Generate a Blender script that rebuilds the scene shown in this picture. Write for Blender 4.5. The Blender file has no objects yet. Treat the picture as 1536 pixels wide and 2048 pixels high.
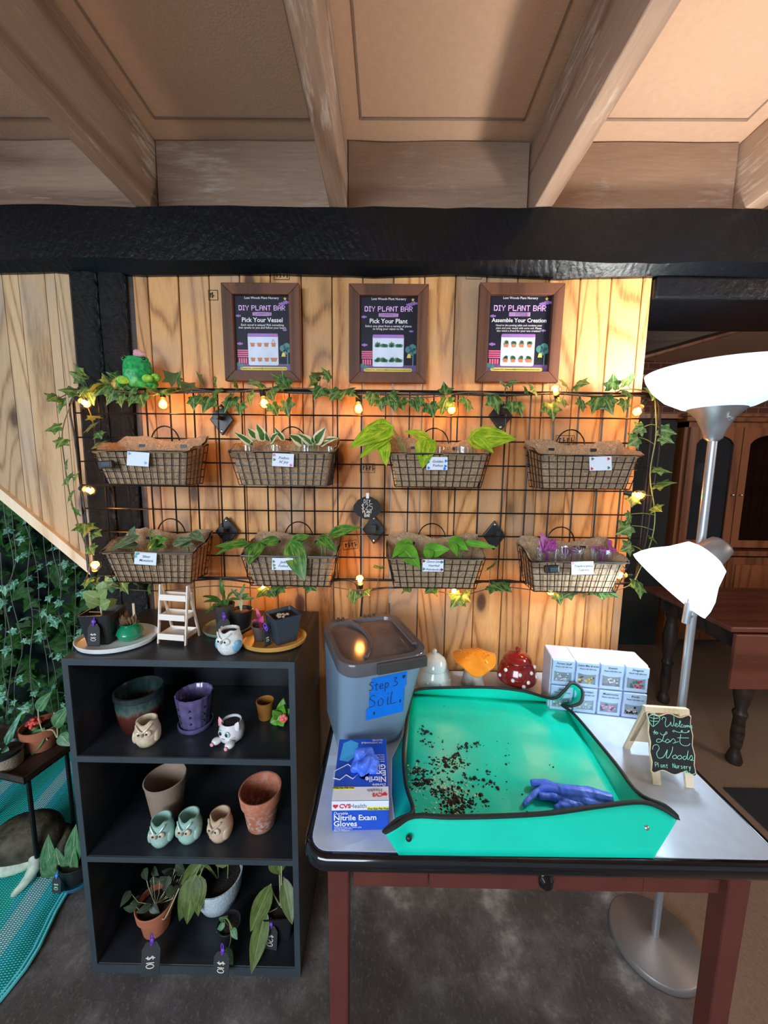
import bpy, math, random
from mathutils import Vector as V, Matrix, Quaternion
random.seed(7)
S = bpy.context.scene
COL = S.collection
pi = math.pi
R = math.radians

# ------------------------------------------------------------------ camera
FPX, CAM = 740.0, V((0.0, -1.27, 1.47))
_p, _r, _y = R(7.0), R(0.65), R(0.5)
FW = V((-math.sin(_y)*math.cos(_p), math.cos(_y)*math.cos(_p), -math.sin(_p)))
_r0 = V((math.cos(_y), math.sin(_y), 0)); _u0 = _r0.cross(FW)
RT = _r0*math.cos(_r) + _u0*math.sin(_r); UP = -_r0*math.sin(_r) + _u0*math.cos(_r)
cam = bpy.data.cameras.new('camera'); co = bpy.data.objects.new('camera', cam); COL.objects.link(co)
co.matrix_world = Matrix(((RT.x, UP.x, -FW.x, CAM.x), (RT.y, UP.y, -FW.y, CAM.y), (RT.z, UP.z, -FW.z, CAM.z), (0, 0, 0, 1)))
cam.sensor_fit = 'VERTICAL'; cam.sensor_height = 36; cam.lens = 36*FPX/2048; cam.clip_start = .02
S.camera = co

# ------------------------------------------------------------------ world, light, exposure
S.view_settings.view_transform = 'Standard'; S.view_settings.look = 'None'
S.view_settings.gamma = 1; S.view_settings.use_curve_mapping = False
S.view_settings.exposure = 0.08
w = bpy.data.worlds.new('world'); S.world = w; w.use_nodes = True
w.node_tree.nodes['Background'].inputs[0].default_value = (.74, .86, 1.0, 1)
w.node_tree.nodes['Background'].inputs[1].default_value = 0.36
def area(name, loc, target, sx, sy, power, color):
    l = bpy.data.lights.new(name, 'AREA'); l.shape = 'RECTANGLE'; l.size = sx; l.size_y = sy; l.energy = power; l.color = color
    o = bpy.data.objects.new(name, l); COL.objects.link(o); o.location = loc
    o.rotation_euler = (V(target)-V(loc)).to_track_quat('-Z', 'Y').to_euler(); return o
area('window_daylight', (-1.6, -4.2, 2.0), (0, 0, 1.0), 2.4, 1.6, 165, (.78, .89, 1.0))
area('back_room_fill', (3.4, -1.6, 2.3), (2.2, 1.5, .8), .9, .9, 42, (1.0, .84, .70))  # area lamp brightening the far room's floor and hutch, its source unseen
def lamp(name, loc, power, color, radius, parent=None):
    l = bpy.data.lights.new(name, 'POINT'); l.energy = power; l.color = color; l.shadow_soft_size = radius
    o = bpy.data.objects.new(name, l); COL.objects.link(o); o.location = loc
    if parent: o.parent = parent
    return o

# ------------------------------------------------------------------ sight lines of the photograph -> points in the room
def ray(px, py): return FW + RT*((px-768)/FPX) - UP*((py-1024)/FPX)
def at(px, py, Y): d = ray(px, py); return CAM + d*((Y-CAM.y)/d.y)          # on a wall plane
def atz(px, py, Z): d = ray(px, py); return CAM + d*((Z-CAM.z)/d.z)         # on a level plane
def mpp(p): return (V(p)-CAM).dot(FW)/FPX                                   # metres per photo pixel there

# ------------------------------------------------------------------ materials
MT = {}
def nt(name):
    m = bpy.data.materials.new(name); m.use_nodes = True; t = m.node_tree
    return m, t, t.nodes['Principled BSDF']
def nd(t, typ, **kw):
    n = t.nodes.new('ShaderNode'+typ)
    for k, v in kw.items():
        if k.startswith('i_'):
            key = k[2:]; key = int(key) if key.isdigit() else key.replace('_', ' ')
            n.inputs[key].default_value = v
        else: setattr(n, k, v)
    return n
def c4(c): return (c[0], c[1], c[2], 1)
def ramp(t, fac, stops):
    n = t.nodes.new('ShaderNodeValToRGB'); e = n.color_ramp.elements; e.remove(e[1]); e[0].position = stops[0][0]; e[0].color = c4(stops[0][1])
    for p, c in stops[1:]: e.new(p).color = c4(c)
    t.links.new(fac, n.inputs[0]); return n.outputs[0]
def mixc(t, fac, a, b, mode='MIX'):
    n = t.nodes.new('ShaderNodeMix'); n.data_type = 'RGBA'; n.blend_type = mode
    for s, v in ((n.inputs[0], fac), (n.inputs[6], a), (n.inputs[7], b)):
        if isinstance(v, (int, float)): s.default_value = v
        elif isinstance(v, tuple): s.default_value = c4(v)
        else: t.links.new(v, s)
    return n.outputs[2]
def mat(name, col, rough=.5, metal=0, var=.12, vs=14, bump=0, bs=80, spec=.5, coat=0):
    """plain surface with a slight mottling and an optional grain of relief"""
    if name in MT: return MT[name]
    m, t, b = nt(name)
    tc = nd(t, 'TexCoord'); n = nd(t, 'TexNoise', i_Scale=vs, i_Detail=4.0); t.links.new(tc.outputs['Object'], n.inputs['Vector'])
    lo = tuple(max(0, c*(1-var)) for c in col); hi = tuple(min(1, c*(1+var)) for c in col)
    t.links.new(ramp(t, n.outputs[0], [(.3, lo), (.7, hi)]), b.inputs['Base Color'])
    b.inputs['Roughness'].default_value = rough; b.inputs['Metallic'].default_value = metal
    b.inputs['Specular IOR Level'].default_value = spec; b.inputs['Coat Weight'].default_value = coat
    if bump:
        n2 = nd(t, 'TexNoise', i_Scale=bs, i_Detail=5.0); t.links.new(tc.outputs['Object'], n2.inputs['Vector'])
        bp = nd(t, 'Bump', i_Strength=min(1, bump), i_Distance=.004); t.links.new(n2.outputs[0], bp.inputs['Height'])
        t.links.new(bp.outputs[0], b.inputs['Normal'])
    MT[name] = m; return m
def emis(name, col, strength):
    m, t, b = nt(name); b.inputs['Base Color'].default_value = c4(col)
    b.inputs['Emission Color'].default_value = c4(col); b.inputs['Emission Strength'].default_value = strength
    b.inputs['Roughness'].default_value = .4; MT[name] = m; return m
def glass(name, col, opacity=.12, rough=.05):
    m, t, b = nt(name); out = t.nodes['Material Output']
    tr = nd(t, 'BsdfTransparent', i_Color=c4(col)); gl = nd(t, 'BsdfGlossy', i_Color=(1, 1, 1, 1), i_Roughness=rough)
    fr = nd(t, 'LayerWeight', i_Blend=.35); mp = nd(t, 'MapRange', i_3=opacity*.4, i_4=min(1, opacity*4)); t.links.new(fr.outputs['Facing'], mp.inputs[0])
    mx = nd(t, 'MixShader'); t.links.new(mp.outputs[0], mx.inputs[0]); t.links.new(tr.outputs[0], mx.inputs[1]); t.links.new(gl.outputs[0], mx.inputs[2])
    t.links.new(mx.outputs[0], out.inputs[0]); MT[name] = m; return m
def milky(name, col, solid, rough=.25):
    """cloudy see-through plastic"""
    m, t, b = nt(name); out = t.nodes['Material Output']
    b.inputs['Base Color'].default_value = c4(col); b.inputs['Roughness'].default_value = rough
    tr = nd(t, 'BsdfTransparent', i_Color=c4(tuple(.4+.6*c for c in col))); mx = nd(t, 'MixShader', i_0=solid)
    t.links.new(tr.outputs[0], mx.inputs[1]); t.links.new(b.outputs[0], mx.inputs[2]); t.links.new(mx.outputs[0], out.inputs[0]); MT[name] = m; return m
def wood(name, cols, axis=2, ring=9, stretch=.07, rough=.55, knots=True, fleck=None, bump=.25, grey=None, tone=.22):
    """boards: grain along one axis, every board (mesh island) its own tone and figure"""
    m, t, b = nt(name); tc = nd(t, 'TexCoord'); ge = nd(t, 'NewGeometry')
    rnd = nd(t, 'Math', operation='MULTIPLY', i_1=37.0); t.links.new(ge.outputs['Random Per Island'], rnd.inputs[0])
    off = nd(t, 'CombineXYZ')
    for k in range(3): t.links.new(rnd.outputs[0], off.inputs[k])
    ad = nd(t, 'VectorMath', operation='ADD'); t.links.new(tc.outputs['Object'], ad.inputs[0]); t.links.new(off.outputs[0], ad.inputs[1])
    sc = [1.0, 1.0, 1.0]; sc[axis] = stretch
    mp = nd(t, 'Mapping'); mp.inputs['Scale'].default_value = sc; t.links.new(ad.outputs[0], mp.inputs[0])
    big = nd(t, 'TexNoise', i_Scale=4.2, i_Detail=2.0, i_Roughness=.35, i_Distortion=.5); t.links.new(mp.outputs[0], big.inputs['Vector'])
    rg = nd(t, 'Math', operation='MULTIPLY', i_1=ring*6.2832); t.links.new(big.outputs[0], rg.inputs[0])
    sn = nd(t, 'Math', operation='SINE'); t.links.new(rg.outputs[0], sn.inputs[0])
    fine = nd(t, 'TexNoise', i_Scale=160.0, i_Detail=3.0); t.links.new(mp.outputs[0], fine.inputs['Vector'])
    hs = nd(t, 'MapRange', i_1=-1.0, i_2=1.0, i_3=0.0, i_4=1.0); t.links.new(sn.outputs[0], hs.inputs[0]); pw_ = nd(t, 'Math', operation='POWER', i_1=3.2); t.links.new(hs.outputs[0], pw_.inputs[0])
    mr = nd(t, 'MapRange', i_3=.52, i_4=-.02); t.links.new(pw_.outputs[0], mr.inputs[0])
    mx = nd(t, 'Math', operation='ADD'); f2 = nd(t, 'Math', operation='MULTIPLY', i_1=.65); t.links.new(fine.outputs[0], f2.inputs[0])
    t.links.new(mr.outputs[0], mx.inputs[0]); t.links.new(f2.outputs[0], mx.inputs[1])
    col = ramp(t, mx.outputs[0], [(.1, cols[0]), (.5, cols[1]), (.95, cols[2])])
    tn = ramp(t, ge.outputs['Random Per Island'], [(0, (1-tone,)*3), (.5, (1, 1, 1)), (1, (1+tone*.5, 1+tone*.45, 1+tone*.3))])
    col = mixc(t, 1.0, col, tn, 'MULTIPLY')
    if knots:
        km = nd(t, 'Mapping'); ks = [7.0, 7.0, 7.0]; ks[axis] = 3.4; km.inputs['Scale'].default_value = ks; t.links.new(ad.outputs[0], km.inputs[0])
        vo = nd(t, 'TexVoronoi', i_Scale=1.0); t.links.new(km.outputs[0], vo.inputs['Vector'])
        kf = ramp(t, vo.outputs['Distance'], [(.0, (1, 1, 1)), (.10, (.9, .9, .9)), (.15, (.35, .35, .35)), (.25, (0, 0, 0))])
        col = mixc(t, kf, col, (cols[0][0]*.30, cols[0][1]*.22, cols[0][2]*.18))
    if grey:
        gn = nd(t, 'TexNoise', i_Scale=2.3, i_Detail=3.0); t.links.new(ad.outputs[0], gn.inputs['Vector'])
        gf = ramp(t, gn.outputs[0], [(.52, (0, 0, 0)), (.72, (.75, .75, .75))]); col = mixc(t, gf, col, grey)
    if fleck:
        fm = nd(t, 'Mapping'); fs = [60.0, 60.0, 60.0]; fs[axis] = 9.0; fm.inputs['Scale'].default_value = fs; fm.inputs['Rotation'].default_value = (.5, .3, .5); t.links.new(tc.outputs['Object'], fm.inputs[0])
        fn = nd(t, 'TexNoise', i_Scale=1.2, i_Detail=6.0, i_Roughness=.7); t.links.new(fm.outputs[0], fn.inputs['Vector'])
        pn = nd(t, 'TexNoise', i_Scale=4.0, i_Detail=3.0); t.links.new(tc.outputs['Object'], pn.inputs['Vector'])
        mm = nd(t, 'Math', operation='MULTIPLY'); t.links.new(fn.outputs[0], mm.inputs[0]); t.links.new(pn.outputs[0], mm.inputs[1])
        ff = ramp(t, mm.outputs[0], [(.29, (0, 0, 0)), (.42, (.8, .8, .8))]); col = mixc(t, ff, col, fleck)
    t.links.new(col, b.inputs['Base Color']); b.inputs['Roughness'].default_value = rough
    bp = nd(t, 'Bump', i_Strength=bump, i_Distance=.003); t.links.new(mx.outputs[0], bp.inputs['Height']); t.links.new(bp.outputs[0], b.inputs['Normal'])
    MT[name] = m; return m
def leafmat(name, base, mark=None, how=None, vein=None, rough=.38, under=None, scale=26):
    """leaf blade: uv x across (-1..1), y along; how = 'margin', 'streak', 'centre' for the markings"""
    m, t, b = nt(name); uv = nd(t, 'UVMap'); tc = nd(t, 'TexCoord'); ge = nd(t, 'NewGeometry')
    n = nd(t, 'TexNoise', i_Scale=scale, i_Detail=4.0); t.links.new(tc.outputs['Object'], n.inputs['Vector'])
    col = ramp(t, n.outputs[0], [(.3, tuple(c*.7 for c in base)), (.7, tuple(min(1, c*1.3) for c in base))])
    sp = nd(t, 'SeparateXYZ'); t.links.new(uv.outputs[0], sp.inputs[0])
    ab = nd(t, 'Math', operation='ABSOLUTE'); t.links.new(sp.outputs[0], ab.inputs[0])
    if mark:
        if how == 'margin':
            ad = nd(t, 'Math', operation='ADD'); nn = nd(t, 'Math', operation='MULTIPLY_ADD', i_1=1.5, i_2=-.75); t.links.new(n.outputs[0], nn.inputs[0])
            t.links.new(ab.outputs[0], ad.inputs[0]); t.links.new(nn.outputs[0], ad.inputs[1]); f = ramp(t, ad.outputs[0], [(.48, (0, 0, 0)), (.56, (1, 1, 1))])
        elif how == 'centre':
            f = ramp(t, ab.outputs[0], [(.0, (0, 0, 0)), (.12, (0, 0, 0)), (.2, (1, 1, 1)), (.5, (1, 1, 1)), (.6, (0, 0, 0))])
        else:
            mp = nd(t, 'Mapping'); mp.inputs['Scale'].default_value = (2.6, 2.0, 1); mp.inputs['Rotation'].default_value = (0, 0, .5); t.links.new(uv.outputs[0], mp.inputs[0])
            rn = nd(t, 'VectorMath', operation='ADD'); t.links.new(mp.outputs[0], rn.inputs[0]); t.links.new(ge.outputs['Random Per Island'], rn.inputs[1])
            n2 = nd(t, 'TexNoise', i_Scale=1.6, i_Detail=6.0, i_Roughness=.62); t.links.new(rn.outputs[0], n2.inputs['Vector']); f = ramp(t, n2.outputs[0], [(.45, (0, 0, 0)), (.62, (.85, .85, .85))])
        col = mixc(t, f, col, mark)
    if vein:
        f = ramp(t, ab.outputs[0], [(.02, (1, 1, 1)), (.07, (0, 0, 0))]); col = mixc(t, f, col, vein)
    if under: col = mixc(t, ge.outputs['Backfacing'], col, under)
    t.links.new(col, b.inputs['Base Color']); b.inputs['Roughness'].default_value = rough
    out = t.nodes['Material Output']; tl = nd(t, 'BsdfTranslucent'); t.links.new(col, tl.inputs[0])
    mx = nd(t, 'MixShader', i_0=.22); t.links.new(b.outputs[0], mx.inputs[1]); t.links.new(tl.outputs[0], mx.inputs[2]); t.links.new(mx.outputs[0], out.inputs[0])
    b.inputs['Specular IOR Level'].default_value = .3
    MT[name] = m; return m

# ------------------------------------------------------------------ mesh building
def frame(z, up=V((0, 0, 1))):
    z = V(z).normalized(); x = up.cross(z)
    if x.length < 1e-4: x = V((1, 0, 0)).cross(z) if abs(z.x) < .9 else V((0, 1, 0)).cross(z)
    x.normalize(); return x, z.cross(x), z
def TM(loc=(0, 0, 0), rx=0, ry=0, rz=0, s=1):
    return Matrix.Translation(loc) @ Matrix.Rotation(rz, 4, 'Z') @ Matrix.Rotation(ry, 4, 'Y') @ Matrix.Rotation(rx, 4, 'X') @ Matrix.Diagonal((s, s, s, 1))
def smooth_path(pts, n=6, closed=False):
    pts = [V(p) for p in pts]
    if len(pts) < 3: return pts
    out = []; L = len(pts)
    for i in range(L if closed else L-1):
        p0 = pts[i-1] if (closed or i > 0) else pts[0]; p1 = pts[i]; p2 = pts[(i+1) % L]; p3 = pts[(i+2) % L] if (closed or i+2 < L) else pts[-1]
        for k in range(n):
            s = k/n; out.append(.5*((2*p1)+(p2-p0)*s+(2*p0-5*p1+4*p2-p3)*s*s+(3*p1-p0-3*p2+p3)*s**3))
    if not closed: out.append(pts[-1])
    return out
class MB:
    def __init__(s): s.v = []; s.f = []; s.uv = {}; s.mi = []
    def add(s, vs, fs, M=None, m=0):
        o = len(s.v)
        for p in vs: s.v.append(M @ V(p) if M else V(p))
        for f in fs: s.f.append([o+i for i in f]); s.mi.append(m)
        return o
    def join(s, o, m): s.add(o.v, o.f, None, m); return s
    def box(s, c, d, M=None, m=0, rz=0):
        x, y, z = d[0]/2, d[1]/2, d[2]/2
        vs = [V((i*x, j*y, k*z)) for k in (-1, 1) for j in (-1, 1) for i in (-1, 1)]
        if rz: q = Matrix.Rotation(rz, 3, 'Z'); vs = [q @ p for p in vs]
        vs = [p+V(c) for p in vs]
        s.add(vs, [(0, 2, 3, 1), (4, 5, 7, 6), (0, 1, 5, 4), (2, 6, 7, 3), (0, 4, 6, 2), (1, 3, 7, 5)], M, m); return s
    def span(s, a, b, M=None, m=0): return s.box([(a[i]+b[i])/2 for i in range(3)], [abs(b[i]-a[i]) for i in range(3)], M, m)
    def tube(s, pts, r, seg=6, closed=False, M=None, m=0, cap=True):
        pts = [V(p) for p in pts]; n = len(pts); vs = []; fs = []; x = None
        for i, p in enumerate(pts):
            a = pts[(i-1) % n] if (closed or i > 0) else p; b = pts[(i+1) % n] if (closed or i < n-1) else p
            d = (b-a)
            d = d.normalized() if d.length > 1e-9 else V((0, 0, 1))
            if x is None: x = frame(d)[0]
            x = x-d*x.dot(d)
            if x.length < 1e-6: x = frame(d)[0]
            x.normalize(); y = d.cross(x); rr = r[i] if isinstance(r, (list, tuple)) else r
            for k in range(seg): t = 2*pi*k/seg; vs.append(p+(x*math.cos(t)+y*math.sin(t))*rr)
        for i in range(n if closed else n-1):
            j = (i+1) % n
            for k in range(seg): l = (k+1) % seg; fs.append((i*seg+k, i*seg+l, j*seg+l, j*seg+k))
        if cap and not closed: fs.append(tuple(range(seg))[::-1]); fs.append(tuple((n-1)*seg+k for k in range(seg)))
        s.add(vs, fs, M, m); return s
    def rod(s, a, b, r, seg=8, M=None, m=0, r2=None): return s.tube([a, b], [r, r if r2 is None else r2], seg, M=M, m=m)
    def lathe(s, prof, seg=32, M=None, m=0, sx=1, sy=1, fn=None):
        vs = []; fs = []; idx = []
        for r, z in prof:
            if r < 1e-6: idx.append([len(vs)]*seg); vs.append(V((0, 0, z)))
            else:
                idx.append(list(range(len(vs), len(vs)+seg)))
                for k in range(seg): t = 2*pi*k/seg; p = V((r*sx*math.cos(t), r*sy*math.sin(t), z)); vs.append(fn(p, t, r, z) if fn else p)
        for i in range(len(prof)-1):
            for k in range(seg):
                l = (k+1) % seg; q = [idx[i][k], idx[i][l], idx[i+1][l], idx[i+1][k]]; q = list(dict.fromkeys(q))
                if len(q) > 2: fs.append(q)
        s.add(vs, fs, M, m); return s
    def ball(s, c, r, seg=16, rings=10, M=None, m=0, fn=None):
        if isinstance(r, (int, float)): r = (r, r, r)
        T = Matrix.Translation(c) @ Matrix.Diagonal((r[0], r[1], r[2], 1)); T = (M @ T) if M else T
        return s.lathe([(math.sin(pi*i/rings) if 0 < i < rings else 0, -math.cos(pi*i/rings)) for i in range(rings+1)], seg, T, m, fn=fn)
    def prism(s, poly, z0, z1, M=None, m=0):
        n = len(poly); vs = [(p[0], p[1], z0) for p in poly]+[(p[0], p[1], z1) for p in poly]
        fs = [tuple(range(n))[::-1], tuple(range(n, 2*n))]+[(i, (i+1) % n, n+(i+1) % n, n+i) for i in range(n)]
        s.add(vs, fs, M, m); return s
    def leaf(s, base, tip, w, n=None, kind='heart', droop=.25, fold=.18, twist=0, m=0):
        base, tip = V(base), V(tip); d = tip-base; L = d.length
        if L < 1e-5: return s
        d = d/L; n = V(n) if n is not None else V((0, -1, .5)); n = n-d*n.dot(d)
        if n.length < 1e-3: n = frame(d)[1]
        n.normalize()
        if twist: n = Quaternion(d, twist) @ n
        sd = d.cross(n)
        if kind == 'ivy':
            hf = [(.0, .06), (.16, -.1), (.42, -.08), (.34, .15), (.58, .40), (.28, .50), (.13, .74), (0, 1)]
            ol = hf+[(-x, y) for x, y in hf[-2:0:-1]]
            k = len(ol); pts = [(0, .3)]+ol; o = len(s.v)
            for i, (x, y) in enumerate(pts):
                h = (.05*L if i == 0 else 0)-fold*abs(x)*w*.9-droop*L*(y-.3)**2
                s.uv[len(s.v)] = (x*2, y); s.v.append(base+d*(L*y)+sd*(w*x)+n*h)
            for i in range(k): s.f.append([o, o+1+i, o+1+(i+1) % k]); s.mi.append(m)
            return s
        if kind == 'heart': wf = lambda t: (math.sin(pi*min(1, t**.62))**.8)*(1-.25*t)*1.12
        elif kind == 'strap': wf = lambda t: min(1, t*6)*(1-t)**.5*1.1 if t < 1 else 0
        else: wf = lambda t: math.sin(pi*t**.85)**.9
        N = 9; o = len(s.v); cols = (-1, -.55, 0, .55, 1)
        for i in range(N+1):
            t = i/N; hw = max(.004, wf(t))*w/2; back = -.10*L*(1-t)**6 if kind == 'heart' else 0
            for c in cols:
                yy = t*L+back*abs(c); h = fold*abs(c)*hw*1.6-fold*hw*.8*c*c-droop*L*(t*t)+droop*L*t
                if kind == 'scallop' and abs(c) == 1: hw2 = hw*(1+.10*math.sin(t*34))
                else: hw2 = hw
                s.uv[len(s.v)] = (c, t); s.v.append(base+d*yy+sd*(hw2*c)+n*h)
        for i in range(N):
            for k in range(4): a = o+i*5+k; s.f.append([a, a+1, a+6, a+5]); s.mi.append(m)
        return s
    def build(s, name, mats, parent=None, smooth=40, bevel=0, bseg=2, label=None, org=None, solid=0, sub=0):
        me = bpy.data.meshes.new(name); o3 = V(org) if org is not None else None
        me.from_pydata([(p-o3) if o3 else p for p in s.v], [], s.f)
        ms = mats if isinstance(mats, (list, tuple)) else [mats]
        for k in ms: me.materials.append(MT[k] if isinstance(k, str) else k)
        if len(ms) > 1: me.polygons.foreach_set('material_index', s.mi)
        if s.uv:
            ul = me.uv_layers.new(name='UVMap')
            for lp in me.loops: ul.data[lp.index].uv = s.uv.get(lp.vertex_index, (0, 0))
        if smooth: me.polygons.foreach_set('use_smooth', [True]*len(s.f)); me.set_sharp_from_angle(angle=R(smooth))
        me.validate(); me.update()
        o = bpy.data.objects.new(name, me); COL.objects.link(o)
        if parent: o.parent = parent
        if o3: o.location = o3
        if bevel: b = o.modifiers.new('bevel', 'BEVEL'); b.width = bevel; b.segments = bseg; b.limit_method = 'ANGLE'; b.angle_limit = R(35)
        if solid: b = o.modifiers.new('solid', 'SOLIDIFY'); b.thickness = solid; b.offset = 0
        if sub: b = o.modifiers.new('sub', 'SUBSURF'); b.levels = sub; b.render_levels = sub
        if label: o['label'] = label
        return o
def thing(name, label, cat, loc=(0, 0, 0), rz=0, group=None, rx=0, ry=0):
    o = bpy.data.objects.new(name, None); COL.objects.link(o); o.empty_display_size = .05
    o.location = loc; o.rotation_euler = (rx, ry, rz); o['label'] = label; o['category'] = cat
    group = group or GROUPS.get(name)
    if group: o['group'] = group
    return o
GROUPS = {'wire_basket': 'coir-lined wire baskets hooked on the grid', 'wall_bracket': 'diamond brackets holding the grid', 'poster_frame': 'framed step posters', 'name_card': 'plant name cards on the baskets', 'battery_pack': 'battery boxes on the baskets', 'pothos_cutting': 'white-edged pothos cuttings', 'golden_pothos': 'golden pothos cuttings', 'satin_cutting': 'silver plants in the lower left basket', 'jade_pothos': 'jade pothos cuttings', 'heartleaf_cutting': 'heartleaf cuttings', 'tradescantia_cutting': 'purple cuttings in glass cups', 'glass_jar': 'glass jars in the upper baskets', 'glass_cup': 'glass cups of purple cuttings', 'owl_pot': 'owl planters', 'price_tag': 'black price tags', 'plant_saucer': 'saucers under the pots', 'mushroom_jar': 'mushroom jars on the table', 'nitrile_glove': 'blue nitrile gloves', 'ivy_garland': 'artificial ivy'}
def tag(o, label, cat, group=None):
    o['label'] = label; o['category'] = cat
    if group: o['group'] = group
    return o
def struct(o): o['kind'] = 'structure'; return o
def text(body, size, parent, m, M, align='CENTER', shear=0, bold=0, name='lettering', sx=1, extr=.0002, org=None):
    cu = bpy.data.curves.new('t', 'FONT'); cu.body = body; cu.size = size; cu.align_x = align; cu.align_y = 'CENTER'; cu.shear = shear; cu.offset = bold*size; cu.extrude = extr; cu.resolution_u = 2
    ob = bpy.data.objects.new('t', cu); COL.objects.link(ob)
    me = bpy.data.meshes.new_from_object(ob); bpy.data.objects.remove(ob); bpy.data.curves.remove(cu)
    me.transform(M @ Matrix.Diagonal((sx, 1, 1, 1))); me.materials.clear(); me.materials.append(MT[m]); me.name = name
    o = bpy.data.objects.new(name, me); COL.objects.link(o); o.parent = parent; return o
FACE = Matrix.Rotation(pi/2, 4, 'X')                     # local x right, y up, facing -Y (the room)
FONT = {'D': '0,0 0,1 .35,.9 .5,.5 .35,.1 0,0', 'I': '0,1 .4,1|.2,1 .2,0|0,0 .4,0', 'Y': '0,1 .25,.5|.5,1 .1,0', '2': '0,.8 .2,1 .45,.8 .35,.5 0,0 .5,.05', '5': '.5,1 .08,1 .05,.6 .35,.62 .5,.3 .3,0 0,.1',
 '$': '.45,.8 .2,.9 .05,.7 .4,.4 .3,.1 0,.2|.25,1.1 .22,-.1', 'P': '0,0 0,1 .4,.95 .45,.65 .3,.5 0,.5', 'L': '.05,1 0,0 .45,.03', 'A': '0,0 .25,1 .5,0|.1,.35 .42,.35', 'N': '0,0 .02,1 .45,0 .48,1', 'T': '0,1 .5,1|.25,1 .25,0',
 'B': '0,0 0,1 .35,.95 .38,.65 .05,.52 .45,.4 .42,.08 0,0', 'R': '0,0 0,1 .4,.95 .42,.6 .05,.5 .48,0', '1': '.2,1 .2,0', '0': '.25,1 .02,.7 .05,.2 .28,0 .48,.3 .45,.8 .25,1', 'S': '.45,.9 .2,1 .05,.75 .4,.4 .35,.08 0,.05',
 't': '.2,.8 .2,0 .35,0|0,.55 .4,.58', 'e': '0,.3 .35,.32 .3,.55 .1,.55 .02,.25 .15,0 .4,.1', 'p': '.05,.6 .05,-.4|.05,.5 .3,.6 .4,.3 .25,.05 .05,.1', '3': '.05,.95 .4,1 .15,.6 .45,.45 .4,.1 0,.05', 'o': '.2,.6 .02,.4 .08,.05 .3,0 .42,.3 .3,.58 .2,.6', 'i': '.1,.6 .1,0 .25,0|.1,.85 .12,.9',
 '*': '0,.5 .4,.5|.1,.85 .3,.15|.3,.85 .1,.15', ' ': '', 'u': '.02,.6 .05,.1 .25,0 .38,.3 .38,.6|.38,.3 .42,0', 'r': '.05,.6 .08,0|.08,.4 .3,.6', 's': '.32,.55 .1,.55 .1,.35 .3,.25 .25,0 0,.05', 'y': '0,.6 .15,.1|.38,.6 .05,-.4', 'n': '.05,.6 .06,0|.06,.4 .28,.6 .36,.4 .38,0', 'a': '.35,.5 .1,.55 .02,.2 .15,0 .35,.2|.36,.58 .4,0', 'l': '.1,1 .1,0'}
def strokes(mb, lines, M, r, n=4):
    for ln in lines:
        pts = smooth_path([V((x, y, 0)) for x, y in ln], n) if len(ln) > 2 else [V((x, y, 0)) for x, y in ln]
        mb.tube([M @ p for p in pts], r, 5)
def hand(mb, txt, h, M, r, adv=.68, center=True):
    wd = sum((.35 if c in ' i1' else adv) for c in txt)*h; x = -wd/2 if center else 0
    for c in txt:
        for part in FONT.get(c, '').split('|'):
            if part: strokes(mb, [[(x+float(q.split(',')[0])*h, (float(q.split(',')[1])-.5)*h) for q in part.split()]], M, r, 3)
        x += (.35 if c in ' i1' else adv)*h
PIX = {'D': '11110 10011 10001 10001 10001 10011 11110', 'I': '111 010 010 010 010 010 111', 'Y': '10001 10001 01010 00100 00100 00100 00100', 'P': '11110 10001 10001 11110 10000 10000 10000', 'L': '10000 10000 10000 10000 10000 10000 11111', 'A': '01110 10001 10001 11111 10001 10001 10001',
 'N': '10001 11001 11001 10101 10011 10011 10001', 'T': '11111 00100 00100 00100 00100 00100 00100', 'B': '11110 10001 10001 11110 10001 10001 11110', 'R': '11110 10001 10001 11110 10100 10010 10001', ' ': '00 00 00 00 00 00 00'}
def pixtext(mb, txt, cell, M):
    rows = [PIX[c].split() for c in txt]; wd = sum(len(r[0])+1 for r in rows)-1; x = -wd*cell/2
    for r in rows:
        for j, row in enumerate(r):
            for i, b in enumerate(row):
                if b == '1': mb.box((x+(i+.5)*cell, (3-j)*cell, 0), (cell*1.02, cell*1.02, .0006), M)
        x += (len(r[0])+1)*cell
def rrect(w, h, r, n=5):
    out = []
    for cx, cy, a in ((w/2-r, h/2-r, 0), (-w/2+r, h/2-r, pi/2), (-w/2+r, -h/2+r, pi), (w/2-r, -h/2+r, 1.5*pi)):
        for k in range(n+1): t = a+pi/2*k/n; out.append((cx+r*math.cos(t), cy+r*math.sin(t)))
    return out
# ------------------------------------------------------------------ materials of the place
wood('pine', [(.20, .070, .018), (.55, .265, .085), (.69, .37, .14)], grey=(.36, .27, .20), knots=True, ring=17, stretch=.14, tone=.3)
wood('pine_left', [(.22, .12, .055), (.47, .30, .155), (.58, .40, .23)], grey=(.34, .30, .27), ring=15, stretch=.11)
wood('joist_wood', [(.19, .11, .07), (.36, .225, .155), (.48, .33, .24)], axis=1, ring=5, fleck=(.72, .66, .58), rough=.75, knots=False, tone=.3)
wood('rim_wood', [(.12, .072, .048), (.25, .155, .105), (.36, .24, .17)], axis=0, ring=4, fleck=(.50, .43, .36), rough=.75, knots=False, tone=.35)
wood('frame_wood', [(.045, .014, .006), (.095, .032, .013), (.14, .05, .022)], axis=2, ring=6, rough=.62, knots=False)
wood('hutch_wood', [(.09, .026, .008), (.18, .055, .018), (.24, .08, .028)], axis=2, ring=6, rough=.35, knots=False)
wood('table_red_wood', [(.09, .028, .016), (.15, .045, .026), (.19, .06, .035)], axis=0, ring=6, rough=.35, knots=False)
wood('pale_wood', [(.62, .45, .26), (.80, .63, .42), (.88, .74, .54)], axis=2, ring=5, rough=.6, knots=False)
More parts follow.
